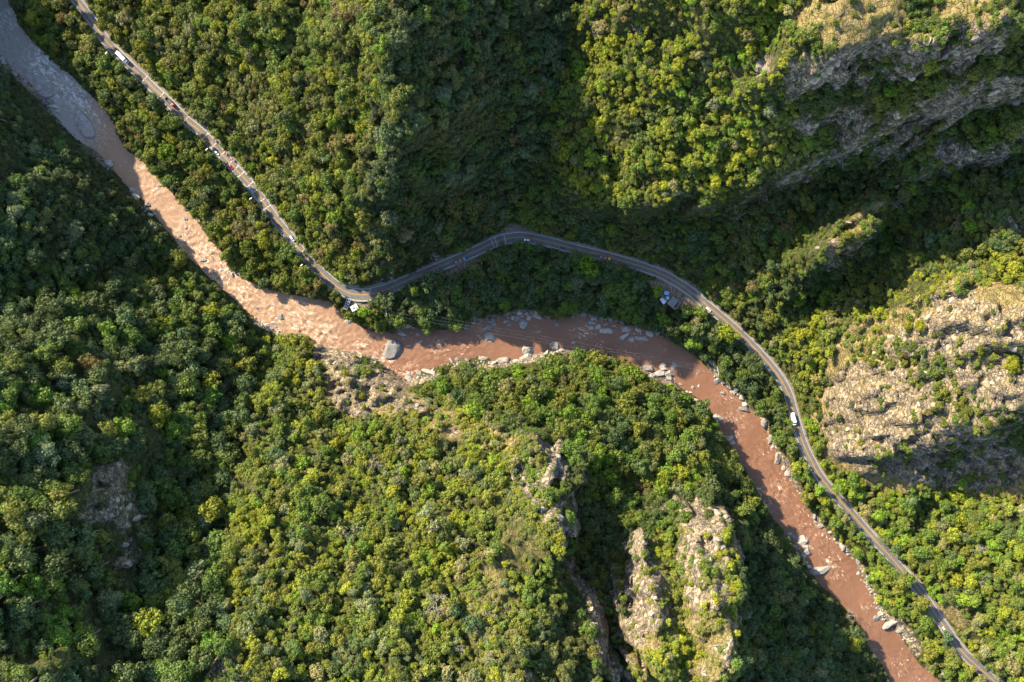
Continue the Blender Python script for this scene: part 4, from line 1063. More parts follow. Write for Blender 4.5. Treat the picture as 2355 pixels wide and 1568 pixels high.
bm = bmesh.new(); side_loft(bm, [(3.99, 2.62), (4.27, 1.6), (4.2, 1.58), (3.9, 2.6)], [1.0, 1.08, 1.08, 1.0]); link('windscreen', bm_mesh(bm, 'windscreen', M_glass), r)
bm = bmesh.new(); bm_box(bm, -0.6, 0, 3.13, 1.8, 1.2, 0.14); link('roof_unit', bm_mesh(bm, 'roof_unit', pm((0.72, 0.72, 0.72)), False, 0.04), r)
place(r, 1827, 963, -1.9, False)

# red barrier boards and posts standing in the upper lane
M_red = new_mat('red_board', (0.62, 0.02, 0.05), 0.5)
for (u, v, wd, lab) in [(493, 322, 2.2, 'red roadside board first in the row on the straight road'), (518, 352, 2.4, 'red roadside board in the middle of the row of three'), (535, 367, 2.0, 'red roadside board last in the row on the straight road')]:
    i = ridx(u, v); r = empty('warning_board'); tag(r, lab, 'sign', 'red boards along the straight road')
    bm = bmesh.new(); bm_box(bm, 0, 0, 1.45, 0.12, wd, 1.5); link('panel', bm_mesh(bm, 'panel', M_red, False, 0.02), r)
    for sy in (-1, 1):
        bm = bmesh.new(); bm_tube(bm, (0, sy * wd * 0.38, 0), (0, sy * wd * 0.38, 0.8), 0.05, 0.05, 6); link('leg', bm_mesh(bm, 'leg', M_dark), r)
    x, y = W(u, v, 17); r.location = (x, y, ROAD[i][2] + 0.06); r.rotation_euler = (0, 0, math.radians(-8))
for (u, v, lab) in [(474, 308, 'thin dark marker post standing at the first rumble stripe'), (499, 333, 'thin dark marker post beside the first red board'), (540, 385, 'thin dark marker post below the last red board')]:
    i = ridx(u, v); r = empty('marker_post'); tag(r, lab, 'post', 'marker posts on the straight road')
    bm = bmesh.new(); bm_tube(bm, (0, 0, 0), (0, 0, 2.1), 0.1, 0.09, 8); link('pole', bm_mesh(bm, 'pole', M_dark), r)
    bm = bmesh.new(); bm_box(bm, 0, 0, 2.05, 0.12, 0.5, 0.5); link('plate', bm_mesh(bm, 'plate', M_dark), r)
    x, y = W(u, v, 17); r.location = (x, y, ROAD[i][2] + 0.06); r.rotation_euler = (0, 0, 0.9)

# lamp posts with white heads
M_steel = new_mat('painted_steel', (0.6, 0.6, 0.6), 0.4)
for (u, v, lab) in [(259, 129, 'white headed lamp post by the white box truck'), (481, 357, 'white headed lamp post beside the white hatchback'), (698, 611, 'white headed lamp post just above the hairpin'), (1811, 970, 'white headed lamp post beside the white minibus'), (578, 463, 'white headed lamp post below the pale blue car')]:
    hz = 9.0
    i = ridx(u, v); p = pt_road(i, -half[i] - 1.6, 0)
    r = empty('lamp_post', p, math.atan2(nor[i][1], nor[i][0])); tag(r, lab, 'lamp post', 'lamp posts along the road')
    bm = bmesh.new(); bm_tube(bm, (0, 0, -0.5), (0, 0, hz), 0.12, 0.08, 8); link('pole', bm_mesh(bm, 'pole', M_steel), r)
    bm = bmesh.new(); bm_box(bm, 0.2, 0, hz + 0.05, 2.2, 0.5, 0.12); link('lamp_head', bm_mesh(bm, 'lamp_head', pm((0.80, 0.80, 0.78)), False, 0.03), r)
    bm = bmesh.new(); bm_tube(bm, (0, 0, hz), (-0.9, 0, hz + 0.05), 0.05, 0.05, 6); link('arm', bm_mesh(bm, 'arm', M_steel), r)

# ------------------------------------------------------------------ small buildings
def at(u, v, z_): x, y = W(u, v, z_); return (x, y, z_)


M_panel = new_mat('solar_cell', (0.012, 0.018, 0.045), 0.15, 0.6); M_wht = mat_noisy('white_metal', (0.32, 0.32, 0.32), (0.48, 0.48, 0.47), 1.0, 0.5)
r = empty('solar_array', at(799, 699, 16), math.radians(-20)); tag(r, 'solar array of dark cells on white frame beside the hairpin', 'solar array')
r.location.z = float(terrain_z(r.location.x, r.location.y)) - 0.2
bm = bmesh.new(); bm_box(bm, 0, 0, 3.0, 3.2, 8.6, 0.12); fr = link('frame', bm_mesh(bm, 'frame', M_wht), r); 
for k in range(4):
    for s_ in (-1, 1):
        bm = bmesh.new(); bm_box(bm, s_ * 0.75, -3.15 + 2.1 * k, 3.08, 1.25, 1.75, 0.06); link('panel', bm_mesh(bm, 'panel', M_panel), r)
for s_ in (-1, 1):
    bm = bmesh.new(); bm_tube(bm, (0, s_ * 2.6, 0), (0, s_ * 2.6, 3.0), 0.12, 0.12, 8); link('post', bm_mesh(bm, 'post', M_steel), r)

r = empty('equipment_hut', at(817, 708, 15), math.radians(28)); tag(r, 'small white roofed equipment hut below the hairpin', 'hut')
r.location.z = float(terrain_z(r.location.x, r.location.y)) - 0.5
bm = bmesh.new(); bm_box(bm, 0, 0, 1.5, 5.2, 4.0, 3.4); link('wall', bm_mesh(bm, 'wall', M_conc), r)
bm = bmesh.new(); bm_box(bm, 0, 0, 3.3, 5.8, 4.6, 0.2); rf = link('roof', bm_mesh(bm, 'roof', M_wht, False, 0.03), r)
bm = bmesh.new(); bm_box(bm, -0.8, 0.3, 3.65, 1.2, 1.0, 0.5); link('roof_vent', bm_mesh(bm, 'roof_vent', pm((0.2, 0.2, 0.2))), rf)
bm = bmesh.new(); bm_box(bm, 1.2, -0.6, 3.6, 0.7, 1.4, 0.4); link('roof_vent', bm_mesh(bm, 'roof_vent', pm((0.35, 0.35, 0.34))), rf)
bm = bmesh.new(); bm_box(bm, 2.62, 0, 1.2, 0.06, 1.0, 2.2); link('door', bm_mesh(bm, 'door', M_steel), r)

M_tin = mat_noisy('old_sheet_roof', (0.10, 0.095, 0.095), (0.20, 0.195, 0.19), 0.7, 0.7)
r = empty('roadside_hut', at(1549, 697, 17), math.radians(-38), (0.78, 0.78, 0.85)); tag(r, 'ruined hut with grey sheet roof and open rafters by the lay-by', 'hut')
r.location.z = float(terrain_z(r.location.x, r.location.y)) - 0.5
for (cx, cy, lx, ly) in ((0, 4.4, 10, 0.25), (0, -4.4, 10, 0.25), (-5, 0, 0.25, 8.5), (5, 0, 0.25, 8.5), (1.6, 0, 0.25, 8.5)):
    bm = bmesh.new(); bm_box(bm, cx, cy, 1.4, lx, ly, 3.4); link('wall', bm_mesh(bm, 'wall', M_conc), r)
bm = bmesh.new(); bm_box(bm, -1.8, 0, 3.25, 6.8, 9.4, 0.12); rf = link('roof', bm_mesh(bm, 'roof', M_tin), r)
for k in range(7):
    bm = bmesh.new(); bm_box(bm, -5.0 + 1.06 * k, 0, 3.34, 0.12, 9.4, 0.06); link('roof_seam', bm_mesh(bm, 'roof_seam', M_tin), rf)
for k in range(3):
    bm = bmesh.new(); bm_box(bm, 3.3, -2.8 + 2.8 * k, 3.2, 3.6, 0.18, 0.2); link('rafter', bm_mesh(bm, 'rafter', M_pale), r)
bm = bmesh.new(); bm_box(bm, -1.0, 4.55, 1.2, 1.1, 0.08, 2.2); link('door', bm_mesh(bm, 'door', M_dark), r)


def tarp(label, u, v, zz, sx, sy, rz, col):
    n = 8; vs = []
    for j_ in range(n + 1):
        for i_ in range(n + 1):
            a, b = i_ / n - .5, j_ / n - .5
            vs.append((a * sx, b * sy, 0.7 - 1.2 * abs(a) + 0.15 * math.sin(9 * a + 7 * b) - 0.3 * b * b))
    me = mesh_np('cloth', vs, grid_faces(n + 1, n + 1), pm(col), True)
    r = empty('tarpaulin', at(u, v, zz), rz); tag(r, label, 'tarpaulin', 'tarpaulins by the hut')
    r.location.z = float(terrain_z(r.location.x, r.location.y)) + 2.2
    c = link('cloth', me, r); so = c.modifiers.new('thickness', 'SOLIDIFY'); so.thickness = 0.04
    for (a, b) in ((-.45, -.45), (.45, -.45), (.45, .45), (-.45, .45)):
        bm = bmesh.new(); bm_tube(bm, (a * sx, b * sy, -2.6), (a * sx, b * sy, 0.05), 0.05, 0.05, 6); link('pole', bm_mesh(bm, 'pole', M_steel), r)


tarp('light blue tarpaulin nearest the road by the ruined hut', 1531, 674, 18, 4.0, 3.0, -0.3, (0.16, 0.32, 0.48))
tarp('white tarpaulin below the blue one by the ruined hut', 1527, 690, 18, 4.2, 5.2, 0.7, (0.50, 0.52, 0.56))
tarp('small turquoise tarpaulin against the white one by the ruined hut', 1535, 685, 19, 2.6, 2.4, 0.2, (0.17, 0.37, 0.42))

# power line across the river bend
ends = [(at(886, 706, 20), at(1640, 846, 14)), (at(890, 715, 20), at(1644, 852, 14)), (at(894, 724, 20), at(1648, 858, 14))]
for nme, (u, v, zz) in (('by the hairpin', (890, 715, 14)), ('on the bank across the shaded bend', (1644, 852, 6))):
    x, y = W(u, v, zz); g = float(terrain_z(x, y))
    r = empty('utility_pole', (x, y, g), 1.75); tag(r, 'pale utility pole carrying three wires ' + nme, 'pole', 'poles of the power line')
    top = (20 if 'hairpin' in nme else 14) - g
    bm = bmesh.new(); bm_tube(bm, (0, 0, -0.5), (0, 0, top + 0.3), 0.2, 0.13, 8); link('shaft', bm_mesh(bm, 'shaft', M_conc), r)
    bm = bmesh.new(); bm_box(bm, 0, 0, top - 0.1, 6.4, 0.2, 0.2); link('crossarm', bm_mesh(bm, 'crossarm', M_steel), r)
for nme, (a, b) in zip(('northern', 'middle', 'southern'), ends):
    bm = bmesh.new(); n = 24
    for k in range(n):
        def pp(t): return (a[0] + (b[0] - a[0]) * t, a[1] + (b[1] - a[1]) * t, a[2] + (b[2] - a[2]) * t - 8 * 4 * t * (1 - t) * 0.5)
        bm_tube(bm, pp(k / n), pp((k + 1) / n), 0.012, 0.012, 4, False)
    o = link('power_wire', bm_mesh(bm, 'power_wire', M_steel)); tag(o, nme + ' wire of the power line over the shaded bend', 'wire', 'wires of the power line')

# ------------------------------------------------------------------ trees
def ico(sub):
    bm = bmesh.new(); bmesh.ops.create_icosphere(bm, subdivisions=sub, radius=1.0)
    v = np.array([x.co[:] for x in bm.verts]); f = np.array([[y.index for y in p.verts] for p in bm.faces]); bm.free(); return v, f


ICO1 = ico(1); ICO2 = ico(2)


def crown_arrays(seed, nl=9, leaves=620, open_=1.0, flat=0.8, leaf=0.12, spread=0.60):
    r = np.random.default_rng(seed)
    C = [np.array([r.uniform(-.15, .15), r.uniform(-.15, .15), 0.2])]; R = [0.42]
    for k in range(nl):
        a = 2 * math.pi * (k + r.uniform(-.6, .6)) / nl; up = r.uniform(-0.35, 0.6)
        d = spread * r.uniform(0.55, 1.35)
        C.append(np.array([math.cos(a) * d, math.sin(a) * d, up * 0.7])); R.append(r.uniform(0.17, 0.38) * (1.0 if nl < 12 else 0.85))
    for k in range(4):
        a = r.uniform(0, 6.28); d = r.uniform(0.2, 0.4); C.append(np.array([math.cos(a) * d, math.sin(a) * d, r.uniform(0.3, 0.55)])); R.append(r.uniform(0.26, 0.38))
    C = np.array(C) * np.array([1, 1, flat]); R = np.array(R)
    lobev = r.uniform(0.25, 0.75, len(R))
    V = []; Tt = []; LV = []; n = 0
    iv, if_ = ICO1
    for c, q, lv in zip(C, R, lobev):
        w_ = iv * (1 + 0.16 * r.normal(size=(len(iv), 1)))
        V.append(c + w_ * q * 0.74 * np.array([1, 1, 0.9])); Tt.append(if_ + n); LV.append(np.full(len(iv), lv * 0.75)); n += len(iv)
    pr = R ** 2 / (R ** 2).sum(); cnt = 0; tries = 0
    while cnt < leaves and tries < leaves * 8:
        tries += 1
        k = r.choice(len(R), p=pr); d = r.normal(size=3); d[2] = d[2] * 0.8 + 0.25; d /= np.linalg.norm(d)
        p = C[k] + R[k] * d * r.uniform(0.80, 1.28)
        dd = np.linalg.norm(C - p, axis=1) / R; dd[k] = 9
        if dd.min() < 0.82: continue
        nn = d + 0.55 * r.normal(size=3); nn /= np.linalg.norm(nn)
        t = np.cross(nn, r.normal(size=3)); t /= np.linalg.norm(t); b = np.cross(nn, t)
        s = leaf * r.uniform(0.7, 1.35) * 0.5
        q = np.array([p - t * s * 1.25 , p + b * s * 0.8 + nn * s * 0.25, p + t * s * 1.25, p - b * s * 0.8 + nn * s * 0.25])
        V.append(q); Tt.append(np.array([[0, 1, 2], [0, 2, 3]]) + n); n += 4
        LV.append(np.full(4, np.clip(lobev[k] + r.normal() * 0.16 + 0.1, 0, 1))); cnt += 1
    V = np.concatenate(V); V[:, 2] += 1.45
    return V, np.concatenate(Tt), np.concatenate(LV), C + np.array([0, 0, 1.45])


def trunk_mesh(name, C, mat, seed):
    r = random.Random(seed); bm = bmesh.new()
    k1 = (r.uniform(-.05, .05), r.uniform(-.05, .05), 0.9)
    bm_tube(bm, (0, 0, -0.45), k1, 0.085, 0.06, 6)
    for c in list(C)[::3]:
        m_ = [k1[i] + (c[i] - k1[i]) * 0.5 for i in range(3)]; m_[2] += 0.05
        bm_tube(bm, k1, m_, 0.045, 0.03, 5); bm_tube(bm, m_, list(c), 0.03, 0.012, 5)
    return bm_mesh(bm, name, mat)


CROWNS = []; TRUNKS = []; PROTO_COL = bpy.data.collections.new('tree_kinds')
SPECS = [(12, 820, .56, .11, .64), (15, 900, .52, .10, .68), (10, 780, .70, .12, .60), (18, 950, .50, .095, .72), (9, 720, .62, .13, .60), (20, 980, .54, .095, .74), (14, 600, .56, .13, .70), (8, 680, .82, .14, .54), (15, 720, .50, .115, .72), (11, 800, .62, .11, .62)]
for k, (nl, lv, fl, lf, sp) in enumerate(SPECS):
    V, Tt, LV, C = crown_arrays(500 + k, nl, lv, 1.0, fl, lf, sp)
    me = mesh_np('crown', V, None, M_leaf, False, Tt); attr(me, 'leafvar', LV); CROWNS.append(me)
    tm = trunk_mesh('trunk', C, M_bark, k); TRUNKS.append(tm)
    # one joined mesh for the mass of the wood
    tv = np.array([x.co[:] for x in tm.vertices]); nv = len(V)
    tf = []
    for p in tm.polygons:
        q = p.vertices[:]
        for e in range(1, len(q) - 1): tf.append((q[0] + nv, q[e] + nv, q[e + 1] + nv))
    jm = mesh_np('wood_tree', np.concatenate([V, tv]), None, M_leaf, False, np.concatenate([Tt, np.array(tf)])); jm.materials.append(M_bark)
    mi = np.zeros(len(jm.polygons), np.int32); mi[len(Tt):] = 1; jm.polygons.foreach_set('material_index', mi)
    attr(jm, 'leafvar', np.concatenate([LV, np.full(len(tv), 0.5)]))
    PROTO_COL.objects.link(bpy.data.objects.new('tree_kind_%02d' % k, jm))

PAL = {  # leaf colours
    'dark green': (0.058, 0.084, 0.030), 'mid green': (0.082, 0.132, 0.020), 'olive green': (0.132, 0.148, 0.024), 'yellow green': (0.185, 0.208, 0.014),
    'bright green': (0.115, 0.200, 0.014), 'rust brown': (0.150, 0.110, 0.045), 'tan': (0.200, 0.185, 0.090), 'grey green': (0.130, 0.152, 0.078), 'olive brown': (0.120, 0.124, 0.036), 'blue green': (0.066, 0.105, 0.042)}
REG = [  # (polygon, weights, r_lo, r_hi, low-growth share); weights also paint in slope light: shaded darker, lit yellower
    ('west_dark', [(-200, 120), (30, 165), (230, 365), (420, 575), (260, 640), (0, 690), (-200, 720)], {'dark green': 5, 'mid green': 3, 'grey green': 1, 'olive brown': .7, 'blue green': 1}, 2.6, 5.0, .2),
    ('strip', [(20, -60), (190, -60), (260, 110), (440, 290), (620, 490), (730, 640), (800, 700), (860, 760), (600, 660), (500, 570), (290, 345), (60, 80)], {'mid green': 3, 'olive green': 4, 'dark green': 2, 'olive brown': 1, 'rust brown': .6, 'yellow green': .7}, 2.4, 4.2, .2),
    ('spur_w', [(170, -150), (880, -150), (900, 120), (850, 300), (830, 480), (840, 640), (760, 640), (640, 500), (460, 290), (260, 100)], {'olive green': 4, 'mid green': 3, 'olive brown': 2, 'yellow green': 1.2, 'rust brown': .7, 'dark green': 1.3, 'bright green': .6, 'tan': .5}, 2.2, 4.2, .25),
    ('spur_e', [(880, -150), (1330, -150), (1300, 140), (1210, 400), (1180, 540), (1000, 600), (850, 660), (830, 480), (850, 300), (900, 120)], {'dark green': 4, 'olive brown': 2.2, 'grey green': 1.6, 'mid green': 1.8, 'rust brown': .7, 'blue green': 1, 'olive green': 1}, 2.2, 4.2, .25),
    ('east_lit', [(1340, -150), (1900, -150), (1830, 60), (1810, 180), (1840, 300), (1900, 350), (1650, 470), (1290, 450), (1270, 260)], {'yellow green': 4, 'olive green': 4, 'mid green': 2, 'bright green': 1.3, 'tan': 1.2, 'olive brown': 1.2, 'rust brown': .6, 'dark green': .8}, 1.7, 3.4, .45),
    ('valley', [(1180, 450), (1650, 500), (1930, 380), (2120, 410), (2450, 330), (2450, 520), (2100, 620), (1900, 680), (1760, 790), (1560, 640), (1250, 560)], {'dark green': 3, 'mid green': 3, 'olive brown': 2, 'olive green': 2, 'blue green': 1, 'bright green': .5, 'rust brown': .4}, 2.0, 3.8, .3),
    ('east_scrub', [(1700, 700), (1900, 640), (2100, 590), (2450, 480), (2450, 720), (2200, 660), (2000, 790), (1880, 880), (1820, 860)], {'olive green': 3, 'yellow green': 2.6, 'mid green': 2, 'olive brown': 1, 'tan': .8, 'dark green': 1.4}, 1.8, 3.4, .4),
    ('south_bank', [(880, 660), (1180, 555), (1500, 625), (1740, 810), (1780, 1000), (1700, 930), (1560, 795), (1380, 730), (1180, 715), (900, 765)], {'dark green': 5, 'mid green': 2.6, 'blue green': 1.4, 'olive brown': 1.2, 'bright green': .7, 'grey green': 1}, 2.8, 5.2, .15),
    ('south_west', [(-200, 680), (280, 630), (600, 735), (590, 900), (540, 1060), (520, 1250), (560, 1700), (-200, 1700)], {'mid green': 4, 'dark green': 6, 'olive green': 1.2, 'grey green': 1, 'yellow green': .3, 'bright green': .6, 'blue green': 1.6}, 3.0, 6.8, .2),  # darker hollow species, weighted up so their colour carries the hollow's shade
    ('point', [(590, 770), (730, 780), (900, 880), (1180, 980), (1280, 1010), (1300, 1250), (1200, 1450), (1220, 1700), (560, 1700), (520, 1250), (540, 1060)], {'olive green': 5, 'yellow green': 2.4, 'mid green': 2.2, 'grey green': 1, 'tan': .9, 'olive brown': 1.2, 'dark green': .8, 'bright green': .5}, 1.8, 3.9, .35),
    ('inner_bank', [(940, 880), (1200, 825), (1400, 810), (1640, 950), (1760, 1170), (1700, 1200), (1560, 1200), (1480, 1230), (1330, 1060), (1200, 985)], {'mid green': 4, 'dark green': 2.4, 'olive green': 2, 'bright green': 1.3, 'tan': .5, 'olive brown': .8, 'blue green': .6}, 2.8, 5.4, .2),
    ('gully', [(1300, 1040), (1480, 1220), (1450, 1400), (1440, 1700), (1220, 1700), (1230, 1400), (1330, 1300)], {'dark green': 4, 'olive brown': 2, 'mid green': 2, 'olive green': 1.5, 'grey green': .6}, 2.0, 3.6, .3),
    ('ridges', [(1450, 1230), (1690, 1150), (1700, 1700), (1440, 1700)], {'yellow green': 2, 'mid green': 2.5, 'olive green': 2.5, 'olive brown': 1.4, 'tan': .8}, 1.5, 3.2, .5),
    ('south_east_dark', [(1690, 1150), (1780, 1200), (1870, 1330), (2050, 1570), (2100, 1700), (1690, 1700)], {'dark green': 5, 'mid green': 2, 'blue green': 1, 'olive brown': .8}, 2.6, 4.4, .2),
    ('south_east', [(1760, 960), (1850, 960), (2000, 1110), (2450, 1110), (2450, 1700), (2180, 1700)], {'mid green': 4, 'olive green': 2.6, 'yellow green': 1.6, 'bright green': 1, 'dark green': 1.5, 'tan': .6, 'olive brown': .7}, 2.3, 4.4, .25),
]
DEFAULT = ({'mid green': 3, 'olive green': 2, 'dark green': 1}, 2.0, 3.8, .3)

# hand-measured trees that stand out: sheet u, v, crown radius, colour
NOTED = [(1673, 764, 8.5, 'yellow green'), (1527, 734, 6.5, 'bright green'), (1352, 612, 8.0, 'bright green'), (1362, 628, 6.5, 'mid green'), (1602, 562, 6.0, 'dark green'), (835, 717, 5.2, 'bright green'), (803, 718, 5.8, 'olive green'), (933, 542, 5.5, 'tan'), (800, 440, 2.6, 'rust brown'), (893, 500, 5.5, 'grey green'), (968, 287, 5.5, 'blue green'), (1237, 207, 4.4, 'rust brown'), (1472, 1116, 5.0, 'rust brown'), (1192, 860, 6.0, 'bright green'), (1557, 1124, 5.5, 'grey green'), (1600, 737, 6.0, 'tan'), (1592, 716, 3.2, 'bright green'), (1511, 667, 5.5, 'bright green'), (1464, 654, 6.5, 'blue green'), (1403, 695, 4.0, 'bright green'), (533, 788, 6.5, 'bright green'), (380, 745, 7.0, 'yellow green'), (420, 592, 7.5, 'olive green'), (485, 715, 6.5, 'yellow green'), (385, 350, 7.0, 'bright green'), (330, 910, 6.5, 'olive green'), (355, 925, 5.5, 'grey green'), (258, 895, 6.5, 'grey green'), (1267, 905, 5.5, 'bright green'), (1313, 910, 4.5, 'mid green'), (1385, 915, 5.0, 'mid green'), (1370, 1140, 4.5, 'yellow green'), (1595, 1060, 5.0, 'olive green'), (1500, 890, 5.0, 'olive green'), (1780, 905, 5.5, 'mid green'), (1795, 1010, 6.0, 'mid green'), (1835, 1085, 6.0, 'mid green'), (1850, 1140, 6.0, 'olive green'), (2115, 1385, 7.0, 'olive green'), (2125, 1430, 7.0, 'mid green'), (2090, 1330, 6.0, 'mid green'), (2040, 1330, 6.0, 'olive green'), (2180, 1465, 5.0, 'blue green'), (2140, 1500, 6.5, 'olive green'), (2180, 1545, 6.5, 'mid green'), (640, 1160, 5.5, 'olive green'), (800, 1055, 4.2, 'tan'), (857, 1068, 4.8, 'tan'), (1065, 1250, 5.5, 'grey green'), (1085, 1430, 5.5, 'blue green'), (1045, 1400, 5.5, 'blue green'), (920, 1010, 4.8, 'grey green'), (640, 1045, 6.5, 'blue green'), (440, 1420, 7.0, 'bright green'), (1770, 255, 5.0, 'grey green'), (1645, 415, 4.5, 'yellow green'), (1420, 440, 4.2, 'yellow green'), (1345, 440, 4.2, 'yellow green'), (1640, 240, 5.5, 'grey green'), (1380, 65, 5.5, 'tan'), (2145, 145, 4.8, 'yellow green'), (2050, 210, 4.5, 'bright green'), (2285, 300, 4.5, 'bright green'), (2230, 520, 5.0, 'bright green'), (2110, 555, 6.0, 'blue green'), (2080, 750, 4.2, 'yellow green'), (2115, 748, 5.0, 'yellow green'), (2320, 840, 5.5, 'yellow green'), (1335, 1260, 4.6, 'olive green'), (1415, 1275, 5.2, 'olive brown'), (1287, 1237, 3.8, 'yellow green'), (1370, 1215, 4.2, 'tan')]

# candidates
NC = 300000
cx = rng.uniform(-500, 500, NC); cy = rng.uniform(-350, 350, NC)
cz = terrain_z(cx, cy); pu, pv = toP(cx, cy, cz)
ok = (pu > -140) & (pu < 2500) & (pv > -140) & (pv < 1700) & (sample(SDR, cx, cy) > 1.5) & (sample(DRO, cx, cy) > 5.5) & (sample(lay, cx, cy) < 0.3)
cx, cy, cz, pu, pv = (a[ok] for a in (cx, cy, cz, pu, pv))
rk = sample(rock, cx, cy); gr = sample(grass, cx, cy); dr = sample(DRO, cx, cy); sl = sample(slope, cx, cy)
reg = np.full(len(cx), -1)
for k, g in enumerate(REG): reg[(reg < 0) & in_poly(pu, pv, g[1])] = k
dens = fbm(cx, cy, 40, 3, 77)
gap = fbm(cx, cy, 17, 3, 55); tone = fbm(cx, cy, 55, 3, 91)
patch = [fbm(cx, cy, 26, 3, 120 + 7 * a) for a in range(10)]
cand = []
names = list(PAL)
for k in range(len(cx)):
    g = REG[reg[k]] if reg[k] >= 0 else None
    wts, lo, hi, low = (g[2], g[3], g[4], g[5]) if g else DEFAULT
    q = rnd.random()
    r_ = lo + (hi - lo) * q ** 2.2
    r_ *= 0.88
    if rnd.random() < low: r_ = rnd.uniform(1.0, lo)
    if rnd.random() < 0.05: r_ = hi * rnd.uniform(1.0, 1.35)
    acc = 1.0
    bare = max(rk[k], 0.0)
    if bare > 0.3 and pu[k] > 1780 and pv[k] < 430: acc = 0.40 + 0.6 * dens[k]; r_ = 1.0 + 2.2 * rnd.random() ** 1.4
    elif bare > 0.3: acc = max(0.03, 0.09 + 1.2 * (dens[k] - 0.08) + 0.25 * max(0, 0.62 - bare)); r_ = 0.8 + 2.8 * rnd.random() ** 2.0
    elif gr[k] > 0.35: acc = max(0.03, 0.85 - 0.85 * gr[k] + 0.9 * dens[k]); r_ = 0.9 + 2.4 * rnd.random() ** 1.8
    if g and g[0] == 'ridges' and acc < 1: acc = min(0.8, acc * 2.2 + 0.06)
    if sl[k] > 64: acc *= 0.75; r_ = min(r_, 2.4)
    if acc == 1.0 and gap[k] < -0.30: acc = 0.25; r_ = min(r_, 2.2)
    if rnd.random() > acc: continue
    ws_ = [wts.get(n, 0.02) for n in names]
    t_ = tone[k]
    for a, n in enumerate(names):
        if n in ('olive brown', 'tan', 'rust brown'): ws_[a] *= max(0.1, 0.62 + 1.8 * t_)
        if n in ('mid green', 'bright green', 'dark green'): ws_[a] *= max(0.3, 1 - 1.0 * t_)
    ws_ = [w_ * math.exp(3.4 * patch[a][k]) for a, w_ in enumerate(ws_)]
    cn = rnd.choices(names, ws_)[0]
    cand.append([cx[k], cy[k], cz[k], r_, cn, reg[k], bare > 0.3 or gr[k] > 0.35])
cand.sort(key=lambda c: -c[3])
first = []
for (u, v, r_, cn) in NOTED:
    x, y, g = ground_at(u, v)
    x, y = W(u, v, g + 1.55 * r_); g = float(terrain_z(x, y)); x, y = W(u, v, g + 1.55 * r_)
    first.append([x, y, float(terrain_z(x, y)), r_, cn, -2, False])
allc = first + cand
# keep the road and the water in view: crowns must not hang far over them
A = np.array([[c[0], c[1], c[2], c[3]] for c in allc])
tu, tv = toP(A[:, 0], A[:, 1], A[:, 2] + 1.5 * A[:, 3])
rp = A[:, 3] * F / (H - A[:, 2])
dp = line_dist(tu, tv, ROAD_UV)
COVER = [(2095, 1335, 2150, 1400), (1495, 600, 1530, 632), (225, 60, 250, 100), (312, 150, 340, 190), (630, 500, 720, 602), (440, 282, 466, 302), (170, 20, 215, 70), (1715, 770, 1760, 830), (1940, 1150, 1970, 1190)]
cov = np.zeros(len(A), bool)
for (a, b, c, d) in COVER: cov |= (tu > a) & (tu < c) & (tv > b) & (tv < d)
okr = (dp > 9.8 + 0.6 * rp) | (cov & (dp > 4 + 0.5 * rp))
RIV = RIVER_P + [RIVER_P[0]]
ds = np.where(in_poly(tu, tv, RIVER_P), -1, 1) * line_dist(tu, tv, RIV)
okw = ds > 0.45 * rp
# leave the small built things clear
CLEAR = [(799, 698, 14), (818, 707, 14), (1549, 697, 18), (1529, 684, 13), (1560, 690, 16), (835, 703, 8)]
okc = np.ones(len(A), bool)
for (u, v, d) in CLEAR: okc &= np.hypot(tu - u, tv - v) > d + 0.7 * rp
for (x, y, r_) in SLAB_SPOTS: okc &= (np.hypot(A[:, 0] - x, A[:, 1] - y) > r_ * 0.9 + 0.3 * A[:, 3])
keep = okr & okw & okc
keep[:len(first)] = True

cell = {}
CS = 7.0
TREES = []
for n_, c in enumerate(allc):
    if not keep[n_]: continue
    x, y, r_ = c[0], c[1], c[3]
    i0, j0 = int(x // CS), int(y // CS); bad = False
    f_ = 0.43 if r_ > 1.7 else 0.40
    for i in range(i0 - 2, i0 + 3):
        for j in range(j0 - 2, j0 + 3):
            for (x2, y2, r2) in cell.get((i, j), ()):
                if (x - x2) ** 2 + (y - y2) ** 2 < (f_ * (r_ + r2)) ** 2: bad = True; break
            if bad: break
        if bad: break
    if bad: continue
    cell.setdefault((i0, j0), []).append((x, y, r_)); TREES.append(c)

# the 300 that show largest become trees of their own, the rest is the wood
info = []
for c in TREES:
    u, v = toP(c[0], c[1], c[2] + 1.5 * c[3]); size = c[3] / (H - c[2])
    info.append((u, v, size))
inview = [k for k, (u, v, s_) in enumerate(info) if 12 < u < 2342 and 12 < v < 1556]
treeish = sorted([k for k in inview if not TREES[k][6]], key=lambda k: -info[k][2] * (3 if TREES[k][5] == -2 else 1))[:300]
shrubby = sorted([k for k in inview if TREES[k][6]], key=lambda k: -info[k][2])[:130]
single = set(treeish) | set(shrubby)

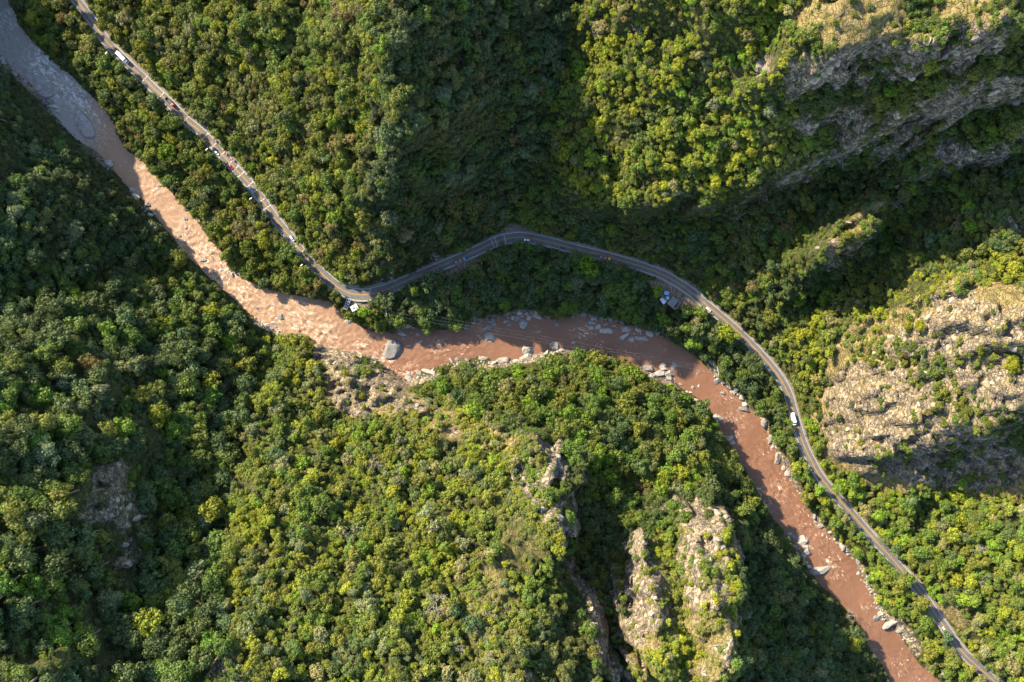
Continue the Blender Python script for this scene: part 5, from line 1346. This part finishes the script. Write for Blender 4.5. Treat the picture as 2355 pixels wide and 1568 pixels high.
PLACES = [(60, 60, 'by the grey rapids at upper left'), (330, 270, 'between the rapids and the straight road'), (560, 560, 'between the brown river and the road above the hairpin'), (90, 420, 'on the shaded western slope'), (280, 560, 'low on the western slope by the river'), (120, 800, 'in the forest of the western hollow'), (430, 700, 'on the left bank below the bright rapids'), (420, 900, 'in the dark forest west of the bare point'), (120, 1050, 'in the forest at the western edge'), (250, 1250, 'around the bare grey gully'), (120, 1450, 'in the south western corner'), (430, 1450, 'on the lower south western slope'), (430, 1180, 'east of the bare grey gully'), (380, 120, 'above the white box truck'), (640, 80, 'on the upper northern spur'), (650, 300, 'above the row of red boards'), (780, 480, 'above the hairpin'), (1000, 150, 'on the dark side of the northern spur'), (1050, 420, 'in the shade above the blue truck'), (1250, 250, 'in the dark northern ravine'), (1480, 100, 'on the sunny eastern mountainside'), (1450, 330, 'above the shaded cliff band'), (1700, 220, 'below the highest eastern cliff'), (2100, 230, 'between the eastern cliff tiers'), (2100, 40, 'on the grassy plateau'), (2000, 370, 'in the shade under the eastern cliffs'), (1500, 540, 'above the shaded road'), (1800, 560, 'in the shaded side valley'), (1970, 530, 'on the lit spur in the side valley'), (2230, 500, 'on the far eastern slope'), (1780, 700, 'above the road east of the hut'), (2050, 680, 'above the rock dome'), (2150, 850, 'on the rock dome'), (1900, 950, 'at the foot of the rock dome'), (2200, 1050, 'in the shade of the rock dome'), (1000, 690, 'between the shaded road and the river bend'), (1300, 660, 'below the yellow truck'), (1540, 740, 'around the ruined hut'), (1650, 780, 'between the road and the river east of the hut'), (1790, 980, 'between the minibus and the river'), (1880, 1150, 'between the lower road and the river'), (2100, 1400, 'over the lower road'), (2250, 1250, 'on the slope above the lower road'), (2280, 1450, 'in the south eastern corner'), (680, 900, 'on the western side of the bare point'), (850, 900, 'on the bare point'), (1050, 900, 'along the rocky shore of the point'), (1280, 880, 'on the inside bank of the shaded bend'), (1500, 950, 'on the inside bank of the brown reach'), (1450, 1100, 'in the forest below the southern crag'), (1640, 1080, 'at the inside bank by the white water'), (780, 1100, 'on the western hillside of the point'), (1000, 1080, 'on the upper hillside of the point'), (700, 1350, 'on the lower hillside of the point'), (950, 1350, 'on the middle of the southern hillside'), (1100, 1500, 'at the bottom of the southern hillside'), (1220, 1180, 'beside the southern crag'), (1370, 1300, 'in the dark southern gully'), (1490, 1330, 'on the western rock ridge'), (1630, 1300, 'on the eastern rock ridge'), (1560, 1500, 'at the foot of the rock ridges'), (1800, 1400, 'in the shade east of the rock ridges'), (1930, 1500, 'on the shaded bank of the lower river')]
PLC = np.array([(a, b) for a, b, _ in PLACES], float)


def make_labels(keys, kind):
    by = {}
    for k in keys:
        u, v, s_ = info[k]; n = int(np.argmin((PLC[:, 0] - u) ** 2 + (PLC[:, 1] - v) ** 2)); by.setdefault((n, TREES[k][4]), []).append(k)
    out = {}
    for (n, cn), ks in by.items():
        ks.sort(key=lambda k: -TREES[k][3])
        for r_, k in enumerate(ks):
            if len(ks) == 1: out[k] = '%s %s %s' % (cn, kind, PLACES[n][2])
            else: out[k] = '%s %s %s %s' % (RANK[r_], cn, kind, PLACES[n][2])
    return out


LAB = make_labels(treeish, 'tree'); LAB.update(make_labels(shrubby, 'shrub'))


MEANS = []
for g in REG:
    s_ = sum(g[2].values()); MEANS.append(tuple(sum(w_ * PAL[n][e] for n, w_ in g[2].items()) / s_ for e in range(3)))
DRY_LIT = {k for k, g in enumerate(REG) if g[0] in ('east_lit', 'point', 'ridges', 'east_scrub', 'south_east')}  # dry scrub slopes in sun; leaves painted lighter to look more brightly lit


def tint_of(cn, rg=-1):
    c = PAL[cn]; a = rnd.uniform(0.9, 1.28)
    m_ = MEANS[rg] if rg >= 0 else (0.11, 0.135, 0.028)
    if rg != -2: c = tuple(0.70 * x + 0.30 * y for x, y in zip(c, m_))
    a = a * (1.22 if rg in DRY_LIT else 1.0); b = rnd.uniform(-0.10, 0.10)
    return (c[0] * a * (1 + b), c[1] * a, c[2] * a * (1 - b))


for k in treeish:
    x, y, g, r_, cn = TREES[k][:5]
    p = rnd.randrange(len(CROWNS))
    root = empty('broadleaf_tree', (x, y, g - 0.2), rnd.uniform(0, 6.28), (r_, r_ * rnd.uniform(.88, 1.1), r_ * rnd.uniform(0.85, 1.2)))
    tag(root, LAB[k], 'tree', 'broadleaf trees of the canyon forest')
    link('trunk', TRUNKS[p], root)
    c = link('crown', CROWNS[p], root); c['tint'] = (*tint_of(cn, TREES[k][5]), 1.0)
SHR = []
for k in range(4):
    V, Tt, LV, C = crown_arrays(700 + k, 8, 420, 1.0, .75, .17, .58)
    V[:, 2] -= 0.95
    me = mesh_np('shrub', V, None, M_leaf, False, Tt); attr(me, 'leafvar', LV); SHR.append(me)
for k in shrubby:
    x, y, g, r_, cn = TREES[k][:5]
    o = link('shrub', SHR[rnd.randrange(4)]); o.location = (x, y, g); o.rotation_euler = (0, 0, rnd.uniform(0, 6.28)); o.scale = (r_, r_, r_ * rnd.uniform(.7, 1))
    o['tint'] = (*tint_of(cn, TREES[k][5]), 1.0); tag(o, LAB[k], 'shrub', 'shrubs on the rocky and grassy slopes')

rest = [k for k in range(len(TREES)) if k not in single]
fv = np.array([(TREES[k][0], TREES[k][1], TREES[k][2] - 0.25) for k in rest])
fs = np.array([(TREES[k][3] * rnd.uniform(.85, 1.2), TREES[k][3] * rnd.uniform(.8, 1.2), TREES[k][3] * rnd.uniform(.65, 1.35)) for k in rest])
for a, k in enumerate(rest):
    if TREES[k][6]: fv[a, 2] -= 0.75 * fs[a, 2]
me = bpy.data.meshes.new('wood_points'); me.vertices.add(len(rest)); me.vertices.foreach_set('co', fv.astype(np.float32).ravel())
attr(me, 'scl', fs, 'FLOAT_VECTOR'); attr(me, 'rotz', [rnd.uniform(0, 6.28) for _ in rest]); attr(me, 'pick', [rnd.randrange(len(CROWNS)) for _ in rest], 'INT')
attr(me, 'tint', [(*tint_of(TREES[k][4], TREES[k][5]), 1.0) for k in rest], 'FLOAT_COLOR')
wood = link('forest', me); tag(wood, 'closed broadleaf forest covering the canyon slopes', 'forest', kind='stuff')
ng = bpy.data.node_groups.new('spread_trees', 'GeometryNodeTree')
ng.interface.new_socket('Geometry', in_out='INPUT', socket_type='NodeSocketGeometry'); ng.interface.new_socket('Geometry', in_out='OUTPUT', socket_type='NodeSocketGeometry')
N = ng.nodes
gi = N.new('NodeGroupInput'); go = N.new('NodeGroupOutput'); iop = N.new('GeometryNodeInstanceOnPoints'); ci = N.new('GeometryNodeCollectionInfo')
ci.inputs['Collection'].default_value = PROTO_COL; ci.inputs['Separate Children'].default_value = True; ci.inputs['Reset Children'].default_value = True


def named(n, t):
    x = N.new('GeometryNodeInputNamedAttribute'); x.data_type = t; x.inputs['Name'].default_value = n; return x.outputs[0]


cb = N.new('ShaderNodeCombineXYZ'); ng.links.new(named('rotz', 'FLOAT'), cb.inputs[2])
e2r = N.new('FunctionNodeEulerToRotation'); ng.links.new(cb.outputs[0], e2r.inputs[0])
ng.links.new(gi.outputs[0], iop.inputs['Points']); ng.links.new(ci.outputs[0], iop.inputs['Instance']); iop.inputs['Pick Instance'].default_value = True
ng.links.new(named('pick', 'INT'), iop.inputs['Instance Index']); ng.links.new(e2r.outputs[0], iop.inputs['Rotation']); ng.links.new(named('scl', 'FLOAT_VECTOR'), iop.inputs['Scale'])
ng.links.new(iop.outputs[0], go.inputs[0])
md = wood.modifiers.new('spread', 'NODES'); md.node_group = ng
print('TREES', len(TREES), 'single', len(single), 'wood', len(rest))

# ------------------------------------------------------------------ palms
M_palm = new_mat('palm_leaf', rough=0.5, spec=0.4); T = NT(M_palm)
T.l(T.mix(1.0, T.att('tint', 'INSTANCER', 'Color'), T.ramp(T.noise(T.n('TexCoord').outputs['Object'], 3, 3), [(0.3, (0.7, 0.7, 0.7)), (0.7, (1.3, 1.25, 1.1))]), 'MULTIPLY'), T.b.inputs['Base Color'])


def frond_mesh():
    bm = bmesh.new(); n = 9; Lf = 5.0
    pts = []
    for k in range(n + 1):
        t = k / n; pts.append(Vector((Lf * t * (1 - 0.12 * t), 0, 1.7 * t - 3.0 * t * t)))
    for a, b in zip(pts[:-1], pts[1:]): bm_tube(bm, a, b, 0.06, 0.045, 4, False)
    for k in range(1, n + 1):
        t = k / n; ln = 1.15 * math.sin(math.pi * min(1, 0.15 + 0.82 * t)) + 0.2
        for s_ in (-1, 1):
            for e in (0.0, 0.5):
                p = pts[k - 1].lerp(pts[k], 0.5 + e)
                q = p + Vector((0.45 * ln, s_ * ln * 0.85, -0.22 * ln)); m_ = p.lerp(q, 0.45) + Vector((0.10, s_ * -0.02, 0.05))
                v0 = bm.verts.new(p); v1 = bm.verts.new(m_ + Vector((0.13, 0, 0))); v2 = bm.verts.new(q); v3 = bm.verts.new(m_ - Vector((0.13, 0, 0)))
                bm.faces.new((v0, v1, v2, v3))
    me = bm_mesh(bm, 'frond', M_palm); return me


FROND = frond_mesh()
bm = bmesh.new()
for k in range(6): bm_tube(bm, (0.06 * math.sin(k), 0.06 * math.cos(k), -1 + 1.5 * k), (0.06 * math.sin(k + 1), 0.06 * math.cos(k + 1), -1 + 1.5 * (k + 1)), 0.2 - 0.012 * k, 0.19 - 0.012 * k, 8, False)
PTRUNK = bm_mesh(bm, 'palm_trunk', M_bark)
PALMS = []
for (c, r, lst) in [(1, 0, [(965, 40), (1560, 150), (1705, 60), (2060, 140), (1950, 160), (1870, 200), (2090, 230), (1710, 320), (1720, 900), (1755, 425), (985, 170), (635, 1440), (842, 600), (785, 210)]), (1, 1, [(605, 35), (665, 110)]), (0, 2, [(1470, 1475)]), (0, 3, [(1590, 930), (1690, 1240), (2090, 1220), (1445, 985)]), (1, 3, [(700, 1125), (895, 1165), (340, 1500), (735, 1370)]), (3, 3, [(1262, 120)]), (2, 1, [(2310, 460)])]:
    for (x, y) in lst: PALMS.append(T_(c, r, x, y))
pl = {}
for k, (u, v) in enumerate(PALMS):
    n = int(np.argmin((PLC[:, 0] - u) ** 2 + (PLC[:, 1] - v) ** 2)); pl.setdefault(n, []).append(k)
ORD = ['first', 'second', 'third', 'fourth', 'fifth', 'sixth', 'seventh', 'eighth', 'ninth', 'tenth', 'eleventh', 'twelfth']
for n, ks in pl.items():
    ks.sort(key=lambda k: PALMS[k][0])
    for r_, k in enumerate(ks):
        u, v = PALMS[k]
        x, y, g = ground_at(u, v); x, y = W(u, v, g + 8.5); g = float(terrain_z(x, y))
        hs = rnd.uniform(0.95, 1.15)
        root = empty('palm_tree', (x, y, g), rnd.uniform(0, 6.28), (1, 1, hs))
        tag(root, ('palm tree ' if len(ks) == 1 else ORD[r_] + ' palm tree from the left, ') + PLACES[n][2], 'palm tree', 'palms in the forest')
        link('trunk', PTRUNK, root)
        base = rnd.choice([(0.06, 0.10, 0.02), (0.09, 0.13, 0.02), (0.12, 0.13, 0.02), (0.05, 0.085, 0.025)])
        for e in range(15):
            f = link('frond', FROND, root); f.location = (0, 0, 7.9); s_ = rnd.uniform(0.75, 1.05)
            f.rotation_euler = (rnd.uniform(-.15, .15), rnd.uniform(-0.75, 0.25), 2 * math.pi * e / 15 + rnd.uniform(-.15, .15)); f.scale = (s_, s_, s_)
            q = rnd.uniform(0.75, 1.25); f['tint'] = (base[0] * q, base[1] * q, base[2] * q, 1.0)

# ------------------------------------------------------------------ bare trees
def bare_mesh(seed, dep=4):
    r = random.Random(seed); bm = bmesh.new()

    def grow(p, d, ln, rad, k):
        q = p + d * ln
        bm_tube(bm, p, q, rad, rad * 0.68, 5, False)
        if k == 0: return
        for _ in range(3 if k > 2 else 2):
            nd = (d + Vector((r.gauss(0, .75), r.gauss(0, .75), r.gauss(0.05, .45)))).normalized()
            if nd.z < -0.1: nd.z = 0.1
            grow(q, nd, ln * r.uniform(0.62, 0.85), rad * 0.64, k - 1)
    p = Vector((0, 0, 3.2))
    for k in range(4):
        a = 6.28 * k / 4 + r.uniform(-.5, .5); grow(p, Vector((math.cos(a), math.sin(a), r.uniform(.5, 1.0))).normalized(), 2.2, 0.13, dep)
    return bm_mesh(bm, 'branches', M_pale)


BARE = [bare_mesh(k) for k in range(5)]
bm = bmesh.new(); bm_tube(bm, (0, 0, -1), (0.1, 0.05, 3.3), 0.26, 0.18, 8); BTRUNK = bm_mesh(bm, 'bare_trunk', M_pale)
BL = [((3, 0, 780, 1370), 1.5, 'large bare pale tree under the eastern cliffs'), ((3, 0, 1210, 1410), 1.0, 'small bare tree under the eastern cliffs'), ((3, 0, 1335, 1345), .8, 'bare twigs in the shade beside the eastern slab'), ((2, 0, 800, 260), 1.3, 'bare pale tree at the top of the dark ravine'), ((2, 0, 1190, 235), 1.1, 'bare brown tree on the sunny mountainside'), ((2, 0, 385, 500), .9, 'bare white tree in the dark ravine'), ((1, 0, 2075, 920), 1.0, 'bare grey tree on the dark spur by the tan tree'), ((1, 0, 1910, 500), 1.1, 'bare grey tree high on the dark spur'), ((1, 0, 1620, 455), .8, 'small bare grey tree high on the dark spur'), ((1, 2, 1090, 1130), 1.2, 'bare grey tree on the western hillside of the point'), ((1, 3, 1650, 840), 1.7, 'widest bare white tree in the middle of the southern hillside'), ((1, 3, 690, 575), .8, 'small bare tree on the lower hillside of the point'), ((1, 3, 2135, 1330), 1.0, 'bare white tree at the bottom of the southern hillside'), ((1, 3, 1880, 1250), .9, 'bare dark tree at the bottom of the southern hillside'), ((2, 1, 2075, 420), .9, 'leaning bare tree in the shaded side valley'), ((2, 1, 2240, 1050), 1.0, 'bare pale tree above the road east of the hut'), ((3, 3, 738, 955), 1.2, 'bleached bare tree leaning over the lower river'), ((3, 3, 1800, 205), 1.0, 'bare tree highest on the slope above the lower road'), ((3, 3, 1955, 340), 1.1, 'bare tree in the middle of the slope above the lower road'), ((3, 3, 1960, 640), 1.0, 'bare tree lowest on the slope above the lower road'), ((2, 2, 1870, 265), 1.0, 'bleached dead tree on the bank above the brown reach'), ((0, 2, 1800, 510), .9, 'bare brown tree in the dark forest west of the point'), ((3, 1, 1160, 330), 1.0, 'bare tree on top of the lit spur'), ((2, 3, 330, 975), .9, 'bare tree on the shaded edge of the southern gully'), ((3, 1, 1560, 1160), .9, 'bare tree at the rim of the rock dome')]
for k, ((c, r, x, y), s_, lab) in enumerate(BL):
    u, v = T_(c, r, x, y); X, Y, g = ground_at(u, v); X, Y = W(u, v, g + 5 * s_); g = float(terrain_z(X, Y))
    root = empty('bare_tree', (X, Y, g + 1.2), rnd.uniform(0, 6.28), (s_, s_, s_)); tag(root, lab, 'bare tree', 'bare trees')
    link('trunk', BTRUNK, root); link('branches', BARE[k % 5], root)
